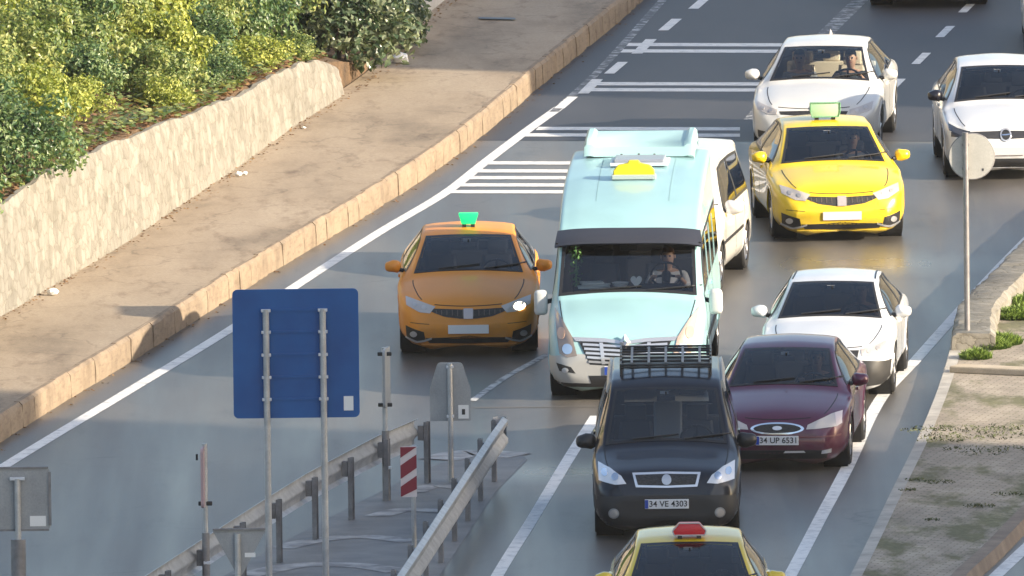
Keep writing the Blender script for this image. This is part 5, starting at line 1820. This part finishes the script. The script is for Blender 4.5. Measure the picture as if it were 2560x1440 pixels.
# ------------------------------------------------------------------ guard rails
def guardrail(label, feet, side, start_cap):
    pts = [at(x, y, 0) for x, y in feet]
    o = thing('guardrail', label, 'guardrail', pts[0])
    base = pts[0]
    prof = [(.0, .44), (.055, .475), (.055, .53), (.0, .595), (.0, .63), (.055, .695), (.055, .75), (.0, .785)]
    rows = []
    for i, p in enumerate(pts):
        d = (pts[min(i + 1, len(pts) - 1)] - pts[max(i - 1, 0)]).normalized()
        nr = Vector((d.y, -d.x, 0)) * side
        for q in ((0,) if True else ()):
            rows.append([p - base + nr * (.10 + a) + Vector((0, 0, z)) for a, z in prof])
    b = MB().grid(rows)
    n = len(b.v)
    b.add([tuple(Vector(v) - Vector((0, 0, 0))) for v in []], [])
    # give the sheet its thickness
    back = []
    for i, p in enumerate(pts):
        d = (pts[min(i + 1, len(pts) - 1)] - pts[max(i - 1, 0)]).normalized()
        nr = Vector((d.y, -d.x, 0)) * side
        back.append([p - base + nr * (.088 + a) + Vector((0, 0, z)) for a, z in prof])
    b.grid(back)
    b.grid([[r[0] for r in rows], [r[0] for r in back]]); b.grid([[r[-1] for r in rows], [r[-1] for r in back]])
    b.grid([rows[0], back[0]]); b.grid([rows[-1], back[-1]])
    b.build('rail_beam', GALV, o, smooth=50)
    for i, p in enumerate(pts):
        d = (pts[min(i + 1, len(pts) - 1)] - pts[max(i - 1, 0)]).normalized()
        rz = atan2(d.y, d.x)
        nr = Vector((d.y, -d.x, 0)) * side
        q = p - base
        mb = MB()
        # C-section post
        mb.box((q.x, q.y, .365), (.10, .012, .77), rz)
        c = q + d * 0
        for sg in (-1, 1):
            e = q + d * sg * .05 - nr * .02
            mb.box((e.x, e.y, .365), (.012, .055, .77), rz)
        mb.build('post', GALV_DARK, o)
        e = q + nr * .05
        MB().box((e.x, e.y, .615), (.09, .07, .18), rz).build('spacer', GALV_DARK, o)
    if start_cap:
        d = (pts[1] - pts[0]).normalized()
        nr = Vector((d.y, -d.x, 0)) * side
        rows = []
        for k in range(9):
            a = pi * k / 8 * 1.15
            cpos = -d * (.12 * sin(a) + .06) + nr * (.10 + .03 - .16 * (1 - cos(a)) / 2)
            rows.append([cpos + Vector((0, 0, z)) for z in (.46, .54, .62, .70, .775)])
        MB().grid([[Vector(p) for p in r] for r in rows]).build('end_terminal', mat('end_white', (.55, .55, .57), .4, .4), o, smooth=60)
    return o
guardrail('longer galvanised guardrail along the left side of the island, seen from its post side', [(1065, 1208), (965, 1252), (875, 1300), (785, 1350), (695, 1407), (605, 1466), (513, 1527), (418, 1590), (318, 1656), (210, 1727), (95, 1803), (-30, 1886), (-160, 1972)], 1, False)
guardrail('galvanised guardrail with a curled white end, between the island and the black van', [(1240, 1204), (1206, 1252), (1174, 1302), (1141, 1353), (1107, 1407), (1070, 1464), (1032, 1524), (990, 1588), (946, 1655)], -1, True)

# ------------------------------------------------------------------ signs
def pole(o, x, y, z0, z1, r, m=None, name='pole'):
    return MB().tube((x, y, z0), (x, y, z1), r, r, 14).build(name, m or GALV, o, smooth=50)
def board(o, x, y, z0, z1, w, m, th=.03, rad=.06, name='panel', rot=0.0, poly=None):
    if poly is None:
        a, h = w / 2, (z1 - z0)
        poly = []
        for cx, cz, a0 in ((a - rad, rad, -90), (a - rad, h - rad, 0), (-a + rad, h - rad, 90), (-a + rad, rad, 180)):
            for q in range(5):
                t = R(a0 + 22.5 * q)
                poly.append((cx + rad * cos(t), cz + rad * sin(t)))
    mb = MB().prism([(px, pz) for px, pz in poly], -th / 2, th / 2)
    M = Matrix.Translation((x, y, z0)) @ Matrix.Rotation(rot, 4, 'Z')
    mb.v = [tuple(M @ Vector(v)) for v in mb.v]
    return mb.build(name, m, o)
def clamp(o, x, y, z, w=.10, m=None):
    return MB().box((x, y, z), (w, .05, .035)).build('clamp', m or mat('clamp_bright', (.62, .64, .68), .4, .3), o, bevel=.006)
def sign_at(name, label, foot, cat='road sign', group=None):
    p = at(*foot, 0)
    return thing(name, label, cat, (p.x, p.y, 0), 0, group), 190 + .034 * (foot[1] - 720)

# big blue board seen from behind
o, S = sign_at('road_sign', 'large blue square sign board on two galvanised poles, seen from behind', (748, 1500))
zt = lambda y, fy: (fy - y) / S / cos(PITCH)
z0, z1 = zt(1045, 1500), zt(723, 1500)
b = board(o, 0, .06, z0, z1, 315 / S, BLUE, .025, .06)
for x in (-74 / S, 68 / S):
    pole(o, x, 0, 0, zt(772, 1500), .038)
for y in (775, 829, 886, 942, 997):
    for x in (-74 / S, 68 / S):
        clamp(o, x, .0, zt(y, 1500), .11)
    MB().box((0, .043, zt(y, 1500)), (150 / S, .012, .03)).build('stiffener', BLUE, o)
st = MB().box((130 / S, .045, zt(1010, 1500)), (24 / S, .004, 36 / S)).build('sticker', WHITE_PLAIN, b)

# plain grey sign back right of the blue board
o, S = sign_at('road_sign', 'small grey sign back on a thin pole near the guardrail nose', (1128, 1205))
z0, z1 = (1205 - 1052) / S, (1205 - 905) / S
w = 102 / S / 2; h = z1 - z0
b = board(o, 0, .04, z0, z1, 0, SIGN_BACK, .02, poly=[(-w, 0), (w, 0), (w, h * .55), (w * .62, h * .97), (w * .5, h), (-w * .5, h), (-w * .62, h * .97), (-w, h * .55)])
pole(o, 0, 0, 0, z1 - .01, .032)
for z in (z0 + .06, z1 - .05): clamp(o, 0, 0, z, .09)
MB().box((33 / S, .027, z0 + .11), (26 / S, .004, 34 / S)).build('sticker', WHITE_PLAIN, b)
MB().box((33 / S, .0235, z0 + .11), (8 / S, .004, 14 / S)).build('sticker_mark', INK, b)

# sign seen edge-on, thick lower post
o, S = sign_at('road_sign', 'narrow sign seen edge-on with a dark thick lower post, between the guardrails', (966, 1252))
pole(o, 0, 0, 0, (1252 - 1075) / S, .045, GALV_DARK)
pole(o, -.005, 0, (1252 - 1075) / S, (1252 - 866) / S, .030, name='upper_pole')
b = board(o, .02, .03, (1252 - 1015) / S, (1252 - 868) / S, .50, SIGN_BACK, .03, .05, rot=R(83))
for y in (882, 1010):
    MB().box((.0, 0, (1252 - y) / S), (.17, .06, .045)).build('clamp', BLACK, o, bevel=.008)
clamp(o, .02, -.02, (1252 - 1168) / S, .09)

# red and white hazard marker
o, S = sign_at('hazard_marker', 'narrow red and white striped hazard marker on a thin post between the guardrails', (1036, 1392), 'hazard marker')
pole(o, 0, 0, 0, (1392 - 1115) / S, .028)
z0, z1 = (1392 - 1240) / S, (1392 - 1113) / S
b = board(o, -.055, -.045, z0, z1, .19, PINK_WHITE, .02, .012)
hh = z1 - z0
mb = MB()
for k in range(3):
    za = hh * (-.06 + .42 * k)
    pts = [(-.095, za), (.095, za + .13), (.095, za + .29), (-.095, za + .16)]
    pts = [(x - .055, min(max(z, .004), hh - .004) + z0) for x, z in pts]
    mb.prism(pts, -.062, -.0565)
mb.build('red_stripe', RED_REFL, b)

# edge-on sign farther left
o, S = sign_at('road_sign', 'thin sign pole seen edge-on with two black clamps, left of the blue board', (517, 1530))
pole(o, 0, 0, 0, (1530 - 1330) / S, .045, GALV_DARK)
pole(o, 0, 0, (1530 - 1330) / S, (1530 - 1105) / S, .028, name='upper_pole')
board(o, -.01, .04, (1530 - 1262) / S, (1530 - 1112) / S, .6, mat('sign_edge_pink', (.40, .28, .29), .5), .03, .05, rot=R(86))
MB().box((0, 0, (1530 - 1256) / S), (.16, .05, .05)).build('clamp', BLACK, o, bevel=.008)
MB().box((-.09, .03, (1530 - 1140) / S), (.025, .03, .07)).build('bolt', BLACK, o)
clamp(o, .01, -.02, (1530 - 1405) / S, .08)

# give-way sign back
o, S = sign_at('road_sign', 'grey inverted triangle give-way sign back below the blue board', (602, 1640))
zt_ = (1640 - 1322) / S
w = 132 / S / 2
b = board(o, 0, .04, zt_ - w * 1.72, zt_, 0, SIGN_BACK, .02, poly=[(-.03, 0), (.03, 0), (w, w * 1.66), (w - .03, w * 1.72), (-w + .03, w * 1.72), (-w, w * 1.66)])
pole(o, -.02, 0, 0, zt_ - .04, .034)
MB().box((0, .02, zt_ + .005), (2 * w, .03, .022)).build('top_edge', GALV_DARK, b)
MB().box((.12, .026, zt_ - .29), (.12, .004, .05)).build('sticker', WHITE_PLAIN, b)

# square grey sign back lower left
o, S = sign_at('road_sign', 'grey rectangular sign back on a sleeved post at the lower left edge', (50, 1660))
z0, z1 = (1660 - 1323) / S, (1660 - 1166) / S
b = board(o, -.01, .05, z0, z1, 168 / S, SIGN_BACK, .02, .05)
MB().box((83 / S - .01, .05, (z0 + z1) / 2), (.03, .05, z1 - z0 - .1)).build('rim', GALV_DARK, b)
MB().box((-.01, .05, z1), (160 / S, .05, .022)).build('rim', GALV_DARK, b)
MB().box((-.01, .05, z0), (160 / S, .05, .022)).build('rim', GALV_DARK, b)
pole(o, 0, 0, (1660 - 1345) / S, z1 - .12, .036, name='upper_pole')
pole(o, 0, 0, 0, (1660 - 1345) / S, .085, GALV_DARK)
clamp(o, 0, .0, z1 - .12, .17)
MB().box((50 / S, .037, z0 + .10), (40 / S, .004, 26 / S)).build('sticker', WHITE_PLAIN, b)

# round sign right
o, S = sign_at('road_sign', 'round pale sign back on a tall thin pole by the right edge line', (2423, 895))
S = 193
zc_ = (895 - 398) / S
b = board(o, .06, .05, zc_ - .29, zc_ + .29, 0, SIGN_PALE, .02, poly=[(.285 * cos(2 * pi * i / 32), .29 + .29 * sin(2 * pi * i / 32)) for i in range(32)])
rim = MB()
ring = [(.06 + .288 * cos(2 * pi * i / 32), .05, zc_ + .292 * sin(2 * pi * i / 32)) for i in range(33)]
rim.path(ring, .011, 6).build('rim', GALV_DARK, b)
pole(o, -.02, 0, 0, zc_ + .31, .036, GALV_DARK)
for z in (zc_ + .15, zc_ - .15): clamp(o, -.02, .01, z, .09, GALV_DARK)
MB().box((.20, .037, zc_ - .17), (.018, .004, .03)).build('sticker', INK, b)

# ------------------------------------------------------------------ unseen blocks added right of the road, outside the frame, to shade it
def block(label, x0, x1, y0, y1, h, col):
    o = thing('shade_block', label, 'unseen building', ((x0 + x1) / 2, (y0 + y1) / 2, 0))
    wx, wy = x1 - x0, y1 - y0
    MB().box((0, 0, h / 2), (wx, wy, h)).build('wall', noisy('facade_' + col[0], [(.3, col[1]), (.7, col[2])], .5, rough=.9), o)
    MB().box((0, 0, h + .15), (wx + .6, wy + .6, .3)).build('roof', PALE_RENDER, o)
    rows, cols = int(h / 3), int(wy / 3.2)
    gm = mat('window_pane', (.05, .06, .07), .08)
    fm = mat('window_frame', (.6, .6, .58), .5)
    for r in range(rows):
        for q in range(cols):
            y = -wy / 2 + (q + .5) * wy / cols
            f = MB().box((-wx / 2 - .02, y, r * 3 + 1.7), (.06, 1.5, 1.5)).build('window', fm, o)
            MB().box((-wx / 2 - .055, y, r * 3 + 1.7), (.012, 1.32, 1.32)).build('pane', gm, f)
    return o
us = Vector((cos(SUN_AZ), -sin(SUN_AZ), 0))
PA = at(1312, 236, 0) + us * 44
hA = .9 + (PA - at(880, 190, 0)).length * tan(SUN_EL)
block('unseen tall cream block added right of the road to cast shade, farther one', PA.x, PA.x + 16, PA.y, PA.y + 45, hA, ('cream', (.44, .40, .33), (.52, .48, .40)))
PB = at(1300, 1092, 0) + us * 64
block('unseen tall grey block added right of the road to cast shade, nearer one', PB.x - 16, PB.x, PB.y - 40, PB.y, 34, ('grey', (.34, .33, .32), (.42, .41, .40)))

# ------------------------------------------------------------------ thin town haze between the far viewpoint and the road
hz = MB().box((0, 500, 29.5), (1820, 2020, 61)).build('haze', bpy.data.materials.new('haze_air'))
hz['kind'] = 'stuff'
hm = hz.data.materials[0]
hm.use_nodes = True
hm.node_tree.nodes.clear()
ho = hm.node_tree.nodes.new('ShaderNodeOutputMaterial')
hv = hm.node_tree.nodes.new('ShaderNodeVolumePrincipled')
hv.inputs['Color'].default_value = (.95, .93, .90, 1)
hv.inputs['Density'].default_value = .00007
hv.inputs['Anisotropy'].default_value = .3
hm.node_tree.links.new(hv.outputs[0], ho.inputs['Volume'])
